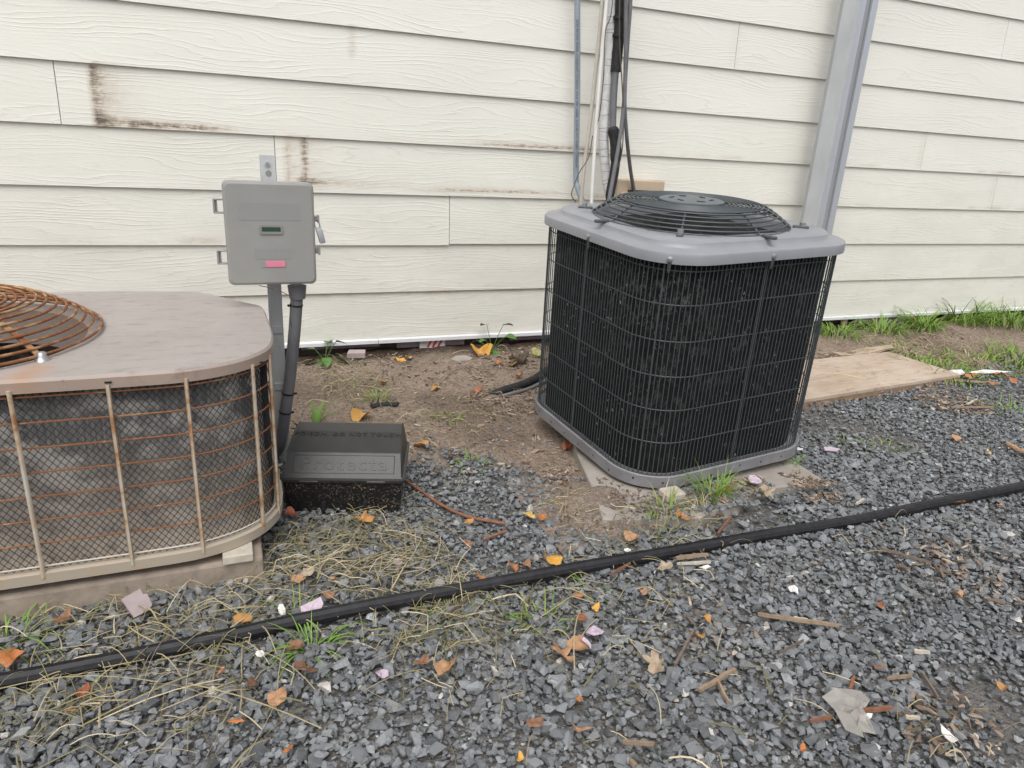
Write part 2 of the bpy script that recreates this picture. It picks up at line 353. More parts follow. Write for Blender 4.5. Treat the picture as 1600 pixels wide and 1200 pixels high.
MT['film'] = M('plastic_film', (.44, .415, .375), .35); MT['film'].node_tree.nodes['Principled BSDF'].inputs['Alpha'].default_value = .5
G(MT['film']).nrm(G(MT['film']).bump(G(MT['film']).noise(G(MT['film']).obj(), 40., 4.), .6, .003))

# ---------------------------------------------------------------- ground
BND = [(-3., 1.98), (-.3, 1.98), (.1, 1.98), (.45, 1.93), (.62, 1.90), (.85, 1.74), (1.0, 1.62), (1.35, 1.60), (1.7, 1.66), (2.0, 2.0), (3.12, 2.1), (3.6, 2.25), (5., 2.4), (60, 2.4)]
bx_, by_ = np.array(BND).T
def gravel_amt(x, y):
    yb = np.interp(x, bx_, by_) + (fbm(x, y, 7.)-.5)*.22
    return 1 - smooth(-.05, .06, y-yb)
def hgt(x, y):
    x = np.asarray(x, float); y = np.asarray(y, float); gm = gravel_amt(x, y)
    d = .012*(fbm(x, y, 3., 4)-.5)*2 + .014*(fbm(x+9, y, 14., 4)-.5)*2 + .006*np.maximum(vnoise(x+3, y+2, 31.)-.62, 0)/.38
    soil = .012 + d + .012*smooth(2.5, 2.9, y)
    grav = -.010 + .014*(fbm(x+3, y+5, 2.2, 2)-.5)
    flat = smooth(.12, .0, np.maximum(np.abs(x-1.25)-.42, np.abs(y-1.78)-.42))
    h = soil*(1-gm)+grav*gm
    return h*(1-flat) + np.minimum(h, -.004)*flat
xs = np.unique(np.concatenate([[-80, -30, -12, -6, -3, -2], np.arange(-1.3, 4.6, .014), np.arange(4.6, 7, .06), [8, 12, 30, 80]]))
ys = np.unique(np.concatenate([[-80, -30, -12, -5, -2, -1, -.5, 0], np.arange(.25, 3.12, .014), [3.3, 4, 8, 30, 80]]))
X, Y = np.meshgrid(xs, ys); Z = hgt(X, Y); far = smooth(6.5, 8, np.abs(X)) + smooth(3.2, 4, Y)
Z = np.where(far > 0, 0., Z)
nx, ny = len(xs), len(ys); idx = np.arange(nx*ny).reshape(ny, nx)
Q = np.stack([idx[:-1, :-1], idx[:-1, 1:], idx[1:, 1:], idx[1:, :-1]], -1).reshape(-1, 4)
dark_soil = smooth(2.84, 2.97, Y)*.9 + smooth(.5, .75, fbm(X+2, Y+7, 2.5))*.35  # soil tone darker towards the wall and in random patches
ground = npmesh('ground', np.stack([X, Y, Z], -1).reshape(-1, 3), Q, MT['soil'], {'gravel': gravel_amt(X, Y).ravel(), 'dark_soil': np.clip(dark_soil, 0, 1).ravel()}, True)
tag(ground, kind='structure')
def on_slab(x, y): return .90+(y-1.4)*.3 < x < 1.66 and 1.355+.045*(x-1.12) < y < 2.2
def gz(x, y): return max(float(hgt(x, y)), .0285 if on_slab(x, y) else -1)
def bed(x, y): return .005 if on_slab(x, y) else .030 if gravel_amt(x, y) > .4 else .010   # how far loose litter rides above the bed

# ---- gravel: angular crushed stones
def stone_shape(seed):
    r_ = np.random.default_rng(seed); bm = bmesh.new(); n = r_.integers(10, 16)
    p = r_.normal(size=(n, 3)); p /= np.linalg.norm(p, axis=1)[:, None]; p *= r_.uniform(.82, 1.05, (n, 1))
    p *= np.array([1., r_.uniform(.6, .9), r_.uniform(.38, .72)])*.5
    for q in p: bm.verts.new(q)
    res = bmesh.ops.convex_hull(bm, input=bm.verts[:])
    bmesh.ops.delete(bm, geom=[e for e in res['geom_interior'] if isinstance(e, bmesh.types.BMVert)], context='VERTS')
    bmesh.ops.triangulate(bm, faces=bm.faces[:]); bm.verts.index_update()
    V = np.array([v.co[:] for v in bm.verts]); T = np.array([[v.index for v in f.verts] for f in bm.faces]); bm.free(); return V, T
SHAPES = [stone_shape(100+i) for i in range(36)]
def rotmats(az, tilt, taz):
    c, s = np.cos(az), np.sin(az); n = len(az); Rz = np.zeros((n, 3, 3)); Rz[:, 0, 0] = c; Rz[:, 0, 1] = -s; Rz[:, 1, 0] = s; Rz[:, 1, 1] = c; Rz[:, 2, 2] = 1
    k = np.stack([np.cos(taz), np.sin(taz), np.zeros(n)], -1); K = np.zeros((n, 3, 3))
    K[:, 0, 1] = -k[:, 2]; K[:, 0, 2] = k[:, 1]; K[:, 1, 0] = k[:, 2]; K[:, 1, 2] = -k[:, 0]; K[:, 2, 0] = -k[:, 1]; K[:, 2, 1] = k[:, 0]
    I = np.eye(3)[None]; st = np.sin(tilt)[:, None, None]; ct = np.cos(tilt)[:, None, None]
    return (I + st*K + (1-ct)*(K@K)) @ Rz
def scatter(name, P, size, tone, mt, tiltmax=.6, kind='stuff', shapes=SHAPES):
    n = len(P); Rm = rotmats(rng.uniform(0, 6.283, n), rng.random(n)**1.3*tiltmax, rng.uniform(0, 6.283, n))
    sh = rng.integers(0, len(shapes), n); Vs, Ts, As, off = [], [], [], 0
    for k, (V, T) in enumerate(shapes):
        i = np.where(sh == k)[0]
        if not len(i): continue
        v = np.einsum('nij,vj->nvi', Rm[i], V)*size[i][:, None, None] + P[i][:, None, :]
        t = T[None]+(off+np.arange(len(i))*len(V))[:, None, None]; off += len(i)*len(V)
        Vs.append(v.reshape(-1, 3)); Ts.append(t.reshape(-1, 3)); As.append(np.repeat(tone[i], len(V)))
    return tag(npmesh(name, np.concatenate(Vs), np.concatenate(Ts), mt, {'tone': np.concatenate(As)}), kind=kind)
PADS = [(-1.35, .03, 1.45, 2.2)]
def stones(n, x0, x1, y0, y1, smin, smax, zoff, jit):
    x = rng.uniform(x0, x1, n); y = rng.uniform(y0, y1, n); gm = gravel_amt(x, y)
    bald = smooth(.60, .72, fbm(x+4, y+1, 2.1))*.75           # thin patches with dirt showing
    keep = rng.random(n) < gm*(1-bald)
    for a, b, c, d in PADS: keep &= ~((x > a) & (x < b) & (y > c) & (y < d))
    sl_ = (x > .90+(y-1.4)*.3) & (x < 1.66) & (y > 1.40+.04*(x-1.2)) & (y < 2.2); keep &= ~sl_
    sand = ((x-.92)/.13)**2+((y-1.47)/.13)**2 < rng.uniform(.5, 1.2, len(x)); keep &= ~sand
    x, y = x[keep], y[keep]; s = rng.uniform(smin, smax, len(x))*(.78+.35*fbm(x, y, 1.3))
    z = hgt(x, y)+zoff+rng.uniform(0, jit, len(x))
    return np.stack([x, y, z], -1), s
tones = lambda n: np.clip(rng.beta(2.2, 2.4, n)*.82 + (rng.random(n) > .955)*rng.uniform(.2, .6, n), 0, 1)
A = [stones(56000, -1.0, 3.3, .30, 2.5, .005, .011, .002, .008), stones(58000, -.9, 3.2, .32, 2.4, .012, .020, .003, .012), stones(9000, -.9, 3., .32, 2.4, .020, .030, .006, .012),
     stones(9000, 3.2, 5.2, .3, 2.5, .015, .030, .003, .012)]
P_ = np.concatenate([a[0] for a in A]); s_ = np.concatenate([a[1] for a in A])
Pb, sb = stones(1400, -.6, 2.2, .40, 1.6, .029, .042, .008, .008)
scatter('gravel', P_, s_, tones(len(P_)), MT['stone'], .75)
xw = rng.uniform(.96, 1.5, 900); yw = rng.uniform(1.34, 1.52, 900)
kw = (rng.random(900) < np.exp(-((xw-1.2)/.17)**2)*.75+.06) & (yw < 1.36+.5*np.exp(-((xw-1.2)/.2)**2)*.35+rng.random(900)*.05)
Pw = np.stack([xw, yw, np.full(900, .033)], -1)[kw]; scatter('stray_gravel', Pw, rng.uniform(.006, .024, len(Pw)), tones(len(Pw)), MT['stone'], .6)
xg = rng.uniform(.15, 2.3, 700); yg = rng.uniform(1.9, 2.92, 700); kg = (gravel_amt(xg, yg) < .5) & ~((np.abs(xg-1.33) < .34) & (np.abs(yg-1.84) < .36)) & (rng.random(700) < .35+.65*smooth(2.4, 1.95, yg))
scatter('loose_stones', np.stack([xg, yg, hgt(xg, yg)+.002], -1)[kg], rng.uniform(.006, .018, kg.sum()), tones(kg.sum()), MT['stone'], .5)
near = np.argsort(np.linalg.norm(Pb-np.array([.35, .2, 1.]), axis=1))[:300]; rest = np.setdiff1d(np.arange(len(Pb)), near)
scatter('coarse_gravel', Pb[rest], sb[rest], tones(len(rest)), MT['stone'], .5)
smesh = []
for k, (V, T) in enumerate(SHAPES):
    me = bpy.data.meshes.new('stone'); me.from_pydata(V.tolist(), [], T.tolist()); me.update()
    a_ = me.attributes.new('tone', 'FLOAT', 'POINT'); a_.data.foreach_set('value', np.full(len(V), tones(1)[0], np.float32)); me.materials.append(MT['stone']); smesh.append(me)
for i in near:
    ob = bpy.data.objects.new('stone', smesh[random.randrange(len(smesh))]); COL.objects.link(ob); ob.parent = ground
    ob.location = Pb[i]; ob.scale = (sb[i],)*3; ob.rotation_euler = (random.uniform(-.35, .35), random.uniform(-.35, .35), random.uniform(0, 6.28))

# ---------------------------------------------------------------- house wall: lap siding
WY = 3.0
wall = thing('house_wall', 'cream painted lap siding wall with woodgrain boards and brown stains', 'wall', (2., WY, 0))
ZS = [.085, .293, .502, .7055, .913, 1.117, 1.3225, 1.525, 1.73, 1.935, 2.14, 2.345, 2.55]
JO = {1: [-.9, 2.9], 2: [.924], 3: [.213, 4.352], 4: [-.49, 3.68], 5: [1.2+4], 6: [2.308], 7: [.2, 4.1], 8: [1.6]}
x_sm = at(146, 140, WY).x
def stain_fn(x, z):
    s = np.zeros_like(x)
    def n(a, b, sc): return fbm(x*a, z*b, sc, 4)
    r4 = (z > .913) & (z < 1.119); u = x-x_sm
    s += r4*(u > 0)*np.exp(-u/.055)*(.55+.75*n(1, 2, 14.))
    s += r4*(u > 0)*np.exp(-u/.22)*np.exp(-((z-.932)/.014)**2)*.75
    s += r4*(u > .1)*(x < 1.6)*np.exp(-((z-.926)/.011)**2)*smooth(.28, .75, n(2, 0, 1.3))*.80
    r3 = (z > .7055) & (z < .915)
    for c, wd, a in ((.262, .012, .55), (.285, .03, .35), (.325, .010, .75), (.36, .05, .22)):
        s += r3*np.exp(-((x-c)/wd)**2)*a*(.2+1.0*n(4, 6, 10.))
    s += r3*(x > .30)*(x < .75)*np.exp(-np.maximum(x-.33, 0)/.20)*np.exp(-((z-.746)/.015)**2)*.8
    s += r3*(x > .3)*(x < 1.9)*np.exp(-((z-.732)/.009)**2)*smooth(.28, .75, n(2.5, 0, 1.3))*.7
    r5 = (z > 1.117) & (z < 1.325); xs5 = at(549, 60, WY).x
    s += r5*np.exp(-((x-xs5)/.011)**2)*smooth(1.19, 1.25, z)*(.15+.6*n(5, 7, 9.))
    r2 = (z > .502) & (z < .7055)
    s += r2*(x < 0)*np.exp(-((z-.514)/.007)**2)*smooth(.45, .8, n(6, 0, 1.5))*.9
    s += (z > .293)*(z < .502)*0.
    r0 = (z > .085) & (z < .293)
    s += r0*(x < 1.4)*smooth(.262, .288, z)*smooth(.35, .8, n(3, 3, 3.))*.55
    for zz in (.925, .719): s += (x > 1.6)*np.exp(-((z-zz)/.008)**2)*smooth(.45, .8, n(3.5, 0, 1.2))*.5
    for jx, z0, z1 in ((3.66, .92, 1.11), (4.33, .715, .9), (2.3, 1.33, 1.5)): s += (z > z0)*(z < z1)*np.exp(-((x-jx)/.02)**2)*.14
    return np.clip(s, 0, 1.2)
def board(x0, x1, z0, drop=0.):
    hb = .232; nxx = max(4, int((x1-x0)/.022)); nz = 20
    gx = np.linspace(x0+.0012, x1-.0012, nxx); gzv = np.linspace(z0-drop, z0+hb, nz)
    XX, ZZ = np.meshgrid(gx, gzv); t = (ZZ-(z0-drop))/hb
    wav = .0012*(fbm(XX, ZZ*0+z0*7, 1.1, 2)-.5)
    YF = WY + .0125*t + wav
    Vf = np.stack([XX, YF, ZZ+wav*2], -1).reshape(-1, 3); Vb = np.stack([XX[[0, -1]], (YF+.0085)[[0, -1]], ZZ[[0, -1]]], -1).reshape(-1, 3)
    i = np.arange(nxx*nz).reshape(nz, nxx); q = np.stack([i[:-1, :-1], i[:-1, 1:], i[1:, 1:], i[1:, :-1]], -1).reshape(-1, 4).tolist()
    b0 = nxx*nz; b1 = b0+nxx
    for k in range(nxx-1):
        q += [[b0+k, b0+k+1, int(i[0, k+1]), int(i[0, k])], [int(i[-1, k]), int(i[-1, k+1]), b1+k+1, b1+k], [b1+k, b1+k+1, b0+k+1, b0+k]]
    for e, (p_, r_) in ((0, (b0, b1)), (nxx-1, (b0+nxx-1, b1+nxx-1))):
        col_ = [int(v) for v in i[:, e]]
        q.append(([p_]+col_+[r_]) if e == 0 else ([r_]+col_[::-1]+[p_]))
    V = np.concatenate([Vf, Vb]); org = np.array([x0, WY, z0]); me = bpy.data.meshes.new('siding_board')
    me.from_pydata((V-org).tolist(), [], q); me.update()
    st = stain_fn(V[:, 0], V[:, 2]); a_ = me.attributes.new('stain', 'FLOAT', 'POINT'); a_.data.foreach_set('value', st.astype(np.float32))
    gr = np.clip(smooth(1.3, .2, V[:, 2])*.7+.15, 0, 1); a_ = me.attributes.new('grime_shade', 'FLOAT', 'POINT'); a_.data.foreach_set('value', gr.astype(np.float32))  # drives both real grime and painted shade, stronger on the lower boards
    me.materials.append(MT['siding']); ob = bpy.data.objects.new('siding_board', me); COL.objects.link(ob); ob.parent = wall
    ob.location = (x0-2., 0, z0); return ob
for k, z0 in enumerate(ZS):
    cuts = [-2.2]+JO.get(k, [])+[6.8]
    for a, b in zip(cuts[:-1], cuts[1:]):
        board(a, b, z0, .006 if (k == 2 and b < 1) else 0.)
MB().box((2.3, WY+.115, 1.45), (9., .15, 2.75)).build('wall_core', MT['sheath'], wall)
MB().box((2.3, WY+.1, -.03), (9., .1, .2)).build('foundation', MT['sheath'], wall)
for a, b in ((-2.2, .605), (.607, 4.36), (4.362, 6.8)):     # bright drip flashing
    prof = [(.012, .098), (-.001, .0835), (-.013, .080), (-.0145, .066), (-.012, .0655), (-.010, .076), (.012, .078)]
    MB().loft([[Vector((x, WY+p, q)) for p, q in prof] for x in (a, b)]).build('drip_flashing', MT['flash'], wall)
fo = [at(430, 545, WY+.035), at(600, 540, WY+.035)]
for x0, x1, zc, hh in ((.28, .62, .055, .03), (.70, 1.02, .045, .035), (1.25, 1.6, .05, .03)):
    MB().box(((x0+x1)/2, WY+.04, zc), (x1-x0, .02, hh)).build('foam_strip', MT['foam'], wall)
# striped scrap of house wrap under the flashing
sc = thing('striped_wrap_scrap', 'white wrap scrap with red diagonal stripes hanging under the flashing', 'scrap', (.86, WY-.004, .04))
MB().box((.86, WY+.012, .045), (.12, .003, .042), Euler((0, .05, 0)).to_matrix()).build('sheet', MT['white'], sc)
for k in range(3): MB().box((.845+k*.025, WY+.0095, .045), (.009, .0016, .038), Euler((0, .5, 0)).to_matrix()).build('stripe', MT['red'], sc)
# insulation board with upside-down lettering
ib = thing('insulation_board', 'lilac foam insulation board with upside-down black lettering under the wall', 'board', (3.6, WY-.005, .02))
xa, xb = at(1335, 505, WY).x, at(1420, 498, WY).x
MB().bbox(((xa+xb)/2, WY+.012, .038), (xb-xa, .02, .055), .002, 1).build('foam_core', MT['foam'], ib)
tm = text_mesh('REGULATION 4 POSSIBLE TAXES', .023); tm.materials.append(MT['print']); to = bpy.data.objects.new('lettering', tm); COL.objects.link(to); to.parent = ib
to.location = ((xa+xb)/2-3.6, .0062, .023); to.rotation_euler = (R(90), R(180), 0)
sx_ = (xb-xa)*.92/max(tm.vertices[i].co.x for i in range(len(tm.vertices)))/2; to.scale = (sx_, 1.15, 1)
st_ = at(1320, 503, WY-.004)
tag(MB().bbox((st_.x, WY+.002, .036), (.035, .02, .06), .002, 1).build('wood_stub', MT['wood'], origin=(st_.x, WY, .01)), 'short orange-brown wooden stub wedged upright under the flashing', 'wood')
tag(MB().bbox((at(1430, 492, WY).x, WY+.005, .055), (.07, .02, .02), .003, 1).build('wood_block', MT['leaf_orange'], origin=(at(1430, 492, WY).x, WY, .01)), 'orange wooden scrap lying under the flashing right of the lettered board', 'wood')

# ---------------------------------------------------------------- steel post at the right
pp = at(1327, 100, 2.82); PX = pp.x+.004
post = thing('steel_post', 'tall galvanised steel box post with a recessed web behind the dark unit', 'post', (PX, 2.82, 0))
w2, dd, fl = .055, .085, .033
MB().box((PX, 2.845, 1.6), (w2*2-.008, .108, 3.2)).build('web', MT['galv_d'], post)
for s in (-1, 1):
    prof = [(s*(w2), -.045), (s*(w2-fl), -.045), (s*(w2-fl), -.043+.012), (s*(w2-.003), -.031), (s*(w2-.003), .055), (s*w2, .055)]
    prof = prof if s > 0 else prof[::-1]
    MB().loft([[Vector((PX+a, 2.82+b, z)) for a, b in prof] for z in (-.02, 3.2)]).build('flange', MT['galv'], post)
    MB().tube([(PX+s*(w2-fl), 2.776, -.02), (PX+s*(w2-fl), 2.776, 3.2)], .003, 6).build('lip', MT['galv'], post)

# ---------------------------------------------------------------- utilities behind the dark unit
def line(name, label, cat, pix, Y, r, mt, n=10, sub=10, group=None):
    P = [at(px, py, y) for (px, py), y in zip(pix, Y if hasattr(Y, '__len__') else [Y]*len(pix))]
    b = P[-1].copy(); o = MB().tube(spline(P, sub), r, n).build(name, mt, origin=tuple(b), smooth=50)
    return tag(o, label, cat, group)
c1 = thing('grey_conduit', 'blue-grey plastic conduit with printed lettering running up the siding', 'conduit', tuple(at(915, 345, 2.9)))
cp = [at(901, -140, 2.93), at(902, 0, 2.93), at(902, 150, 2.93), at(900, 270, 2.93), at(902, 292, 2.92), at(911, 318, 2.88), at(917, 350, 2.82), at(921, 420, 2.8)]
MB().tube(spline(cp, 8), .0125, 12).build('pipe', MT['pvcgrey'], c1, 50)
tm = text_mesh('SCH 40 PVC RIGID CONDUIT 1/2 INCH  MAX 90C WIRE  SCH 40 PVC RIGID CONDUIT', .017, 0, 0); tm.materials.append(MT['print'])
to = bpy.data.objects.new('lettering', tm); COL.objects.link(to); to.parent = c1
q0, q1 = at(902, 30, 2.916), at(900.5, 262, 2.916); dv = (q1-q0).normalized(); nv = Vector((0, -1, 0)); nv = (nv-dv*nv.dot(dv)).normalized()
mm_ = Matrix((dv, nv.cross(dv), nv)).transposed(); to.location = (q0+q1)/2-Vector(c1['_org']); to.rotation_euler = mm_.to_euler()
xm_ = max(v.co.x for v in tm.vertices); to.scale = ((q1-q0).length/2/xm_,)*2+(1,)
line('beige_pipe', 'weathered beige plastic pipe leaning beside the printed conduit', 'pipe', [(950, -140), (942, -5), (925, 165), (909, 300), (905, 420)], [2.84, 2.84, 2.84, 2.83, 2.83], .0082, MT['pvcbeige'])
line('white_pipe', 'bright white plastic pipe left of the wrapped refrigerant line', 'pipe', [(957, -140), (948, 0), (934, 165), (925, 300), (922, 420)], [2.80, 2.80, 2.79, 2.78, 2.78], .0080, MT['pvcwhite'])
wl = thing('wrapped_line', 'white tape-wrapped refrigerant line with dark seams', 'pipe', tuple(at(963, 340, 2.8)))
wp = spline([at(966, -140, 2.87), at(957, 0, 2.87), at(955, 60, 2.86), at(947, 150, 2.85), at(943, 220, 2.84), at(948, 280, 2.83), at(960, 340, 2.8), at(966, 420, 2.8)], 10)
MB().tube(wp, .0215, 12).build('tape', MT['wrap'], wl, 60)
for k in sorted(random.sample(range(4, len(wp)-4), 24)):
    p, q = wp[k], wp[k+1]; dq = ((q-p).normalized()+Vector((random.uniform(-.25, .25), 0, 0))).normalized(); MB().tube([p-dq*.0007, p+dq*.0007], .0219, 12, caps=False).build('seam', MT['wire'], wl)
bl = thing('black_line', 'thick black foam-insulated line with a bare grey section and torn lower sleeve', 'pipe', tuple(at(958, 330, 2.75)))
MB().tube(spline([at(972, -140, 2.83), at(970, 0, 2.83), at(967, 55, 2.83), at(962, 112, 2.82)], 8), .022, 12).build('foam_sleeve', MT['black'], bl, 60)
for py in (30, 58, 84): p = at(968-.045*py, py, 2.828); MB().tube([p, p+Vector((0, 0, .012))], .0232, 10).build('band', MT['tie'], bl)
MB().tube(spline([at(962, 108, 2.82), at(959, 150, 2.81), at(957, 205, 2.8)], 6), .0145, 10).build('pipe', MT['conduit'], bl, 60)
MB().tube(spline([at(957, 198, 2.8), at(962, 225, 2.79), at(961, 260, 2.78), at(953, 305, 2.76), at(946, 345, 2.74)], 6), [.015]+[.024]*10+[.02]*8+[.014]*6, 10).build('torn_sleeve', MT['black'], bl)
fl_ = [at(962, 215, 2.77), at(969, 205, 2.765), at(966, 200, 2.77), at(968, 232, 2.765), at(960, 240, 2.775)]
MB().add(fl_+[v+Vector((0, .003, 0)) for v in fl_], [(0, 1, 2), (0, 3, 1), (0, 4, 3), (5, 7, 6), (5, 6, 8), (5, 8, 9), (0, 2, 7, 5), (2, 1, 6, 7), (1, 3, 8, 6), (3, 4, 9, 8), (4, 0, 5, 9)]).build('flap', MT['black'], bl)
line('grey_cable', 'straight grey cable crossing behind the torn black sleeve down into the unit', 'cable', [(979, -140), (978, 0), (977, 120), (972, 190), (962, 255), (952, 310), (946, 350)], [2.78, 2.78, 2.77, 2.76, 2.74, 2.72, 2.7], .0085, MT['cable'])
line('grey_cable', 'wavy grey cable ending at the tan box on the siding', 'cable', [(988, -140), (985, 0), (981, 60), (976, 150), (979, 210), (985, 265), (991, 300)], [2.79, 2.79, 2.79, 2.80, 2.82, 2.88, 2.93], .0085, MT['cable'])
line('thin_wire', 'thin dark wire dangling past the torn black sleeve', 'wire', [(969, -60), (968, 60), (972, 130), (974, 190), (972, 235), (965, 262)], 2.76, .0028, MT['wire'], 6)
line('thin_wire', 'thin brown wire looping off the white wrapped line', 'wire', [(962, -60), (955, 20), (946, 50), (943, 120), (938, 170), (935, 190)], 2.77, .0022, MT['wire'], 6)
line('thin_wire', 'thin looped wire around the foot of the printed conduit', 'wire', [(926, 212), (920, 245), (905, 270), (897, 290), (893, 305), (900, 316)], 2.78, .0022, MT['wire'], 6)
tb = thing('disconnect_box', 'small tan electrical box on the siding behind the fan guard', 'electrical box', tuple(at(1003, 305, 2.97)))
a, b = at(967, 279, 2.93), at(1040, 281, 2.93); cx, wd = (a.x+b.x)/2, b.x-a.x
MB().bbox((cx, 2.965, .66), (wd, .07, .29), .006).build('housing', MT['tan'], tb)
MB().bbox((cx, 2.925, .64), (wd*.9, .012, .22), .003).build('cover', MT['tan'], tb)
MB().box((cx-.01, 2.928, .757), (wd*.5, .014, .006)).build('slot', MT['tie'], tb)

# ---------------------------------------------------------------- concrete pad under the dark unit
cpad = thing('concrete_pad', 'thin cracked grey concrete slab under the dark condenser', 'slab', (1.25, 1.78, 0))
def slab(name, poly, z0, z1, mt, parent=None, origin=None, b=.004):
    ctr = sum((Vector(p) for p in poly), Vector((0, 0)))/len(poly)
    ins = [Vector(p)+(ctr-Vector(p)).normalized()*b for p in poly]
    return MB().loft([[Vector((p[0], p[1], z0)) for p in poly], [Vector((p[0], p[1], z1-b)) for p in poly], [Vector((p.x, p.y, z1)) for p in ins]]).build(name, mt, parent, origin=origin)
def jag(p, q, n, amp):
    return [(p[0]+(q[0]-p[0])*i/n+random.uniform(-amp, amp), p[1]+(q[1]-p[1])*i/n+random.uniform(-amp, amp)) for i in range(n)]
slab('slab', jag((.865, 1.40), (1.12, 1.335), 6, .006)+jag((1.13, 1.335), (1.40, 1.40), 5, .012)+jag((1.405, 1.42), (1.64, 1.413), 4, .002)+jag((1.64, 1.413), (1.70, 2.25), 3, .002)+jag((1.70, 2.25), (1.12, 2.2), 3, .002)+jag((1.12, 2.2), (.865, 1.40), 5, .010), -.03, .028, MT['concrete'], cpad)
# sand washed over its left corner
xs2 = np.linspace(.72, 1.12, 46); ys2 = np.linspace(1.32, 1.72, 46); X2, Y2 = np.meshgrid(xs2, ys2)
Z2 = .036*np.exp(-(((X2-.93)/.125)**2+((Y2-1.50)/.13)**2)**1.5)*1.0 + .016*(fbm(X2, Y2, 18., 4)-.5) - .004
i2 = np.arange(46*46).reshape(46, 46); Q2 = np.stack([i2[:-1, :-1], i2[:-1, 1:], i2[1:, 1:], i2[1:, :-1]], -1).reshape(-1, 4)
MT['sand'] = mat_plain('sand', (.34, .265, .20), (.25, .19, .14), .95, 60., .6, 300.)
tag(npmesh('sand_mound', np.stack([X2, Y2, Z2], -1).reshape(-1, 3), Q2, MT['soil'], {'gravel': np.clip(.25+.9*(fbm(X2, Y2, 9.)-.5), 0, 1).ravel(), 'dark_soil': np.zeros(X2.size)}, True), kind='structure')

# ---------------------------------------------------------------- dark condenser unit
UL = (1.3325, 1.852, .066)
cu = thing('condenser_unit', 'dark air conditioner condenser with grey cap, wire cage and domed fan guard', 'air conditioner', UL, (.050, -.037, .088), local=True)
SZ, RC = .708, .150
CB, CT = .642, .669            # skirt bottom and cap shoulder
def rr(s, r, z, n=10): return rrect(s, s, r, n, z)
pm = MB().loft([rr(SZ-.012, RC-.006, 0), rr(SZ, RC, .0), rr(SZ, RC, .034), rr(SZ-.006, RC-.003, .037), rr(SZ-.030, RC-.015, .030)])
pan = pm.build('base_pan', MT['pan'], cu, 40)
def perim(s, r, u):            # point and normal on rounded square, u in metres from the middle of the front side going +x
    L = s-2*r; q = math.pi*r/2; tot = 4*(L+q); u = u % tot; u += L/2
    k = int(u//(L+q)) % 4; t = u-int(u//(L+q))*(L+q); h = s/2
    if t < L: p = Vector((-L/2+t, -h, 0)); n_ = Vector((0, -1, 0))
    else:
        a = (t-L)/r; n_ = Vector((math.sin(a), -math.cos(a), 0)); p = Vector((L/2, -L/2, 0))+n_*r
    m_ = Matrix.Rotation(k*math.pi/2, 3, 'Z'); return m_@p, m_@n_
CS, CR = SZ-.022, RC-.011
TOT = 4*(CS-2*CR+math.pi*CR/2)
for u in np.arange(0, TOT, .085)+.02:
    p, n_ = perim(SZ, RC, u); c = p+Vector((0, 0, .016+random.uniform(-.006, .006)))
    q = Vector((0, 0, 1)).cross(n_)
    ring = [c+n_*.0006+(q*math.cos(a)+Vector((0, 0, 1))*math.sin(a))*.0032 for a in np.linspace(0, 6.283, 9)[:-1]]
    MB().add([c+n_*.0006]+ring, [(0, i+1, (i+1) % 8+1) for i in range(8)]).build('hole', MT['dark'], pan)
ins = .062
coil = MB().loft([rr(SZ-ins, RC-.02, .03, 14), rr(SZ-ins, RC-.02, CB+.02, 14)])
MT['coil'] = M('black_coil', rough=.75, spec=.15); g = G(MT['coil']); o_ = g.obj()
zz = g.sep(o_, 2); fin = g.m('SINE', g.m('MULTIPLY', zz, 2100.)); ld = g.rng(zz, .45, .66)
du = g.m('MULTIPLY', g.rng(g.noise(g.map(o_, (70, 70, 34)), 1., 6., .8), .50, .76), g.rng(g.noise(o_, 5., 3.), .32, .6))
du = g.m('MULTIPLY', du, g.rng(zz, .1, .62, .35, 1.5))
c_ = g.mix(g.rng(fin, -.2, 1.), (.007, .0075, .008), (.019, .0195, .020)); g.col(g.mix(du, c_, (.15, .145, .138))); g.nrm(g.bump(fin, .4, .001))
coil.build('coil', MT['coil'], cu, 40)
wm = MB().tube([(0, 0, .022), (0, 0, CB+.012)], .0013, 5).mesh('wire', 60); wm.materials.append(MT['guard'])
NW = int(TOT/.0136)
for k in range(NW):
    p, n_ = perim(CS, CR, k*TOT/NW); ob = bpy.data.objects.new('wire', wm); COL.objects.link(ob); ob.parent = cu
    ob.location = p-n_*.0; ob.rotation_euler = (0, 0, math.atan2(n_.y, n_.x))
for z in (.038, .137, .236, .335, .434, .533, .622):
    MB().tube([perim(CS-.0052, CR-.0026, u)[0]+Vector((0, 0, z)) for u in np.linspace(0, TOT-.004, 120)], .0016, 6, True).build('hoop', MT['guard'], cu, 60)
for u in (-.645, -.327, -.01, .39, .75, 1.1, 1.45):
    p, n_ = perim(CS+.004, CR+.002, u)
    MB().tube([p+Vector((0, 0, .012)), p+Vector((0, 0, CB+.01))], .0024 if u == -.327 else .0019, 7).build('cage_bar', MT['guard'], cu, 60)
    p, n_ = perim(SZ+.013, RC+.0065, u)
    for z in (CB+.012, .016):
        s_in = 0 if z > .1 else -.013
        MB().tube([p+n_*s_in+Vector((0, 0, z))-n_*.002, p+n_*(s_in+.004)+Vector((0, 0, z)), p+n_*(s_in+.0055)+Vector((0, 0, z))], [.0075, .0072, .0035], 10).build('screw', MT['bolt'], cu, 60)
    MB().tube([p-n_*.002+Vector((0, 0, CB+.004)), p-n_*.004+Vector((0, 0, CB-.022))], [.006, .0035], 6).build('bar_tab', MT['guard'], cu, 60)
cs = SZ+.013; cr = RC+.0065; FR = .283
def circ(r, z, n=44, ph=math.pi/4*0): return [Vector((r*math.cos(2*math.pi*i/n+ph), r*math.sin(2*math.pi*i/n+ph), z)) for i in range(n)]
NL = len(rr(cs, cr, 0))        # 44
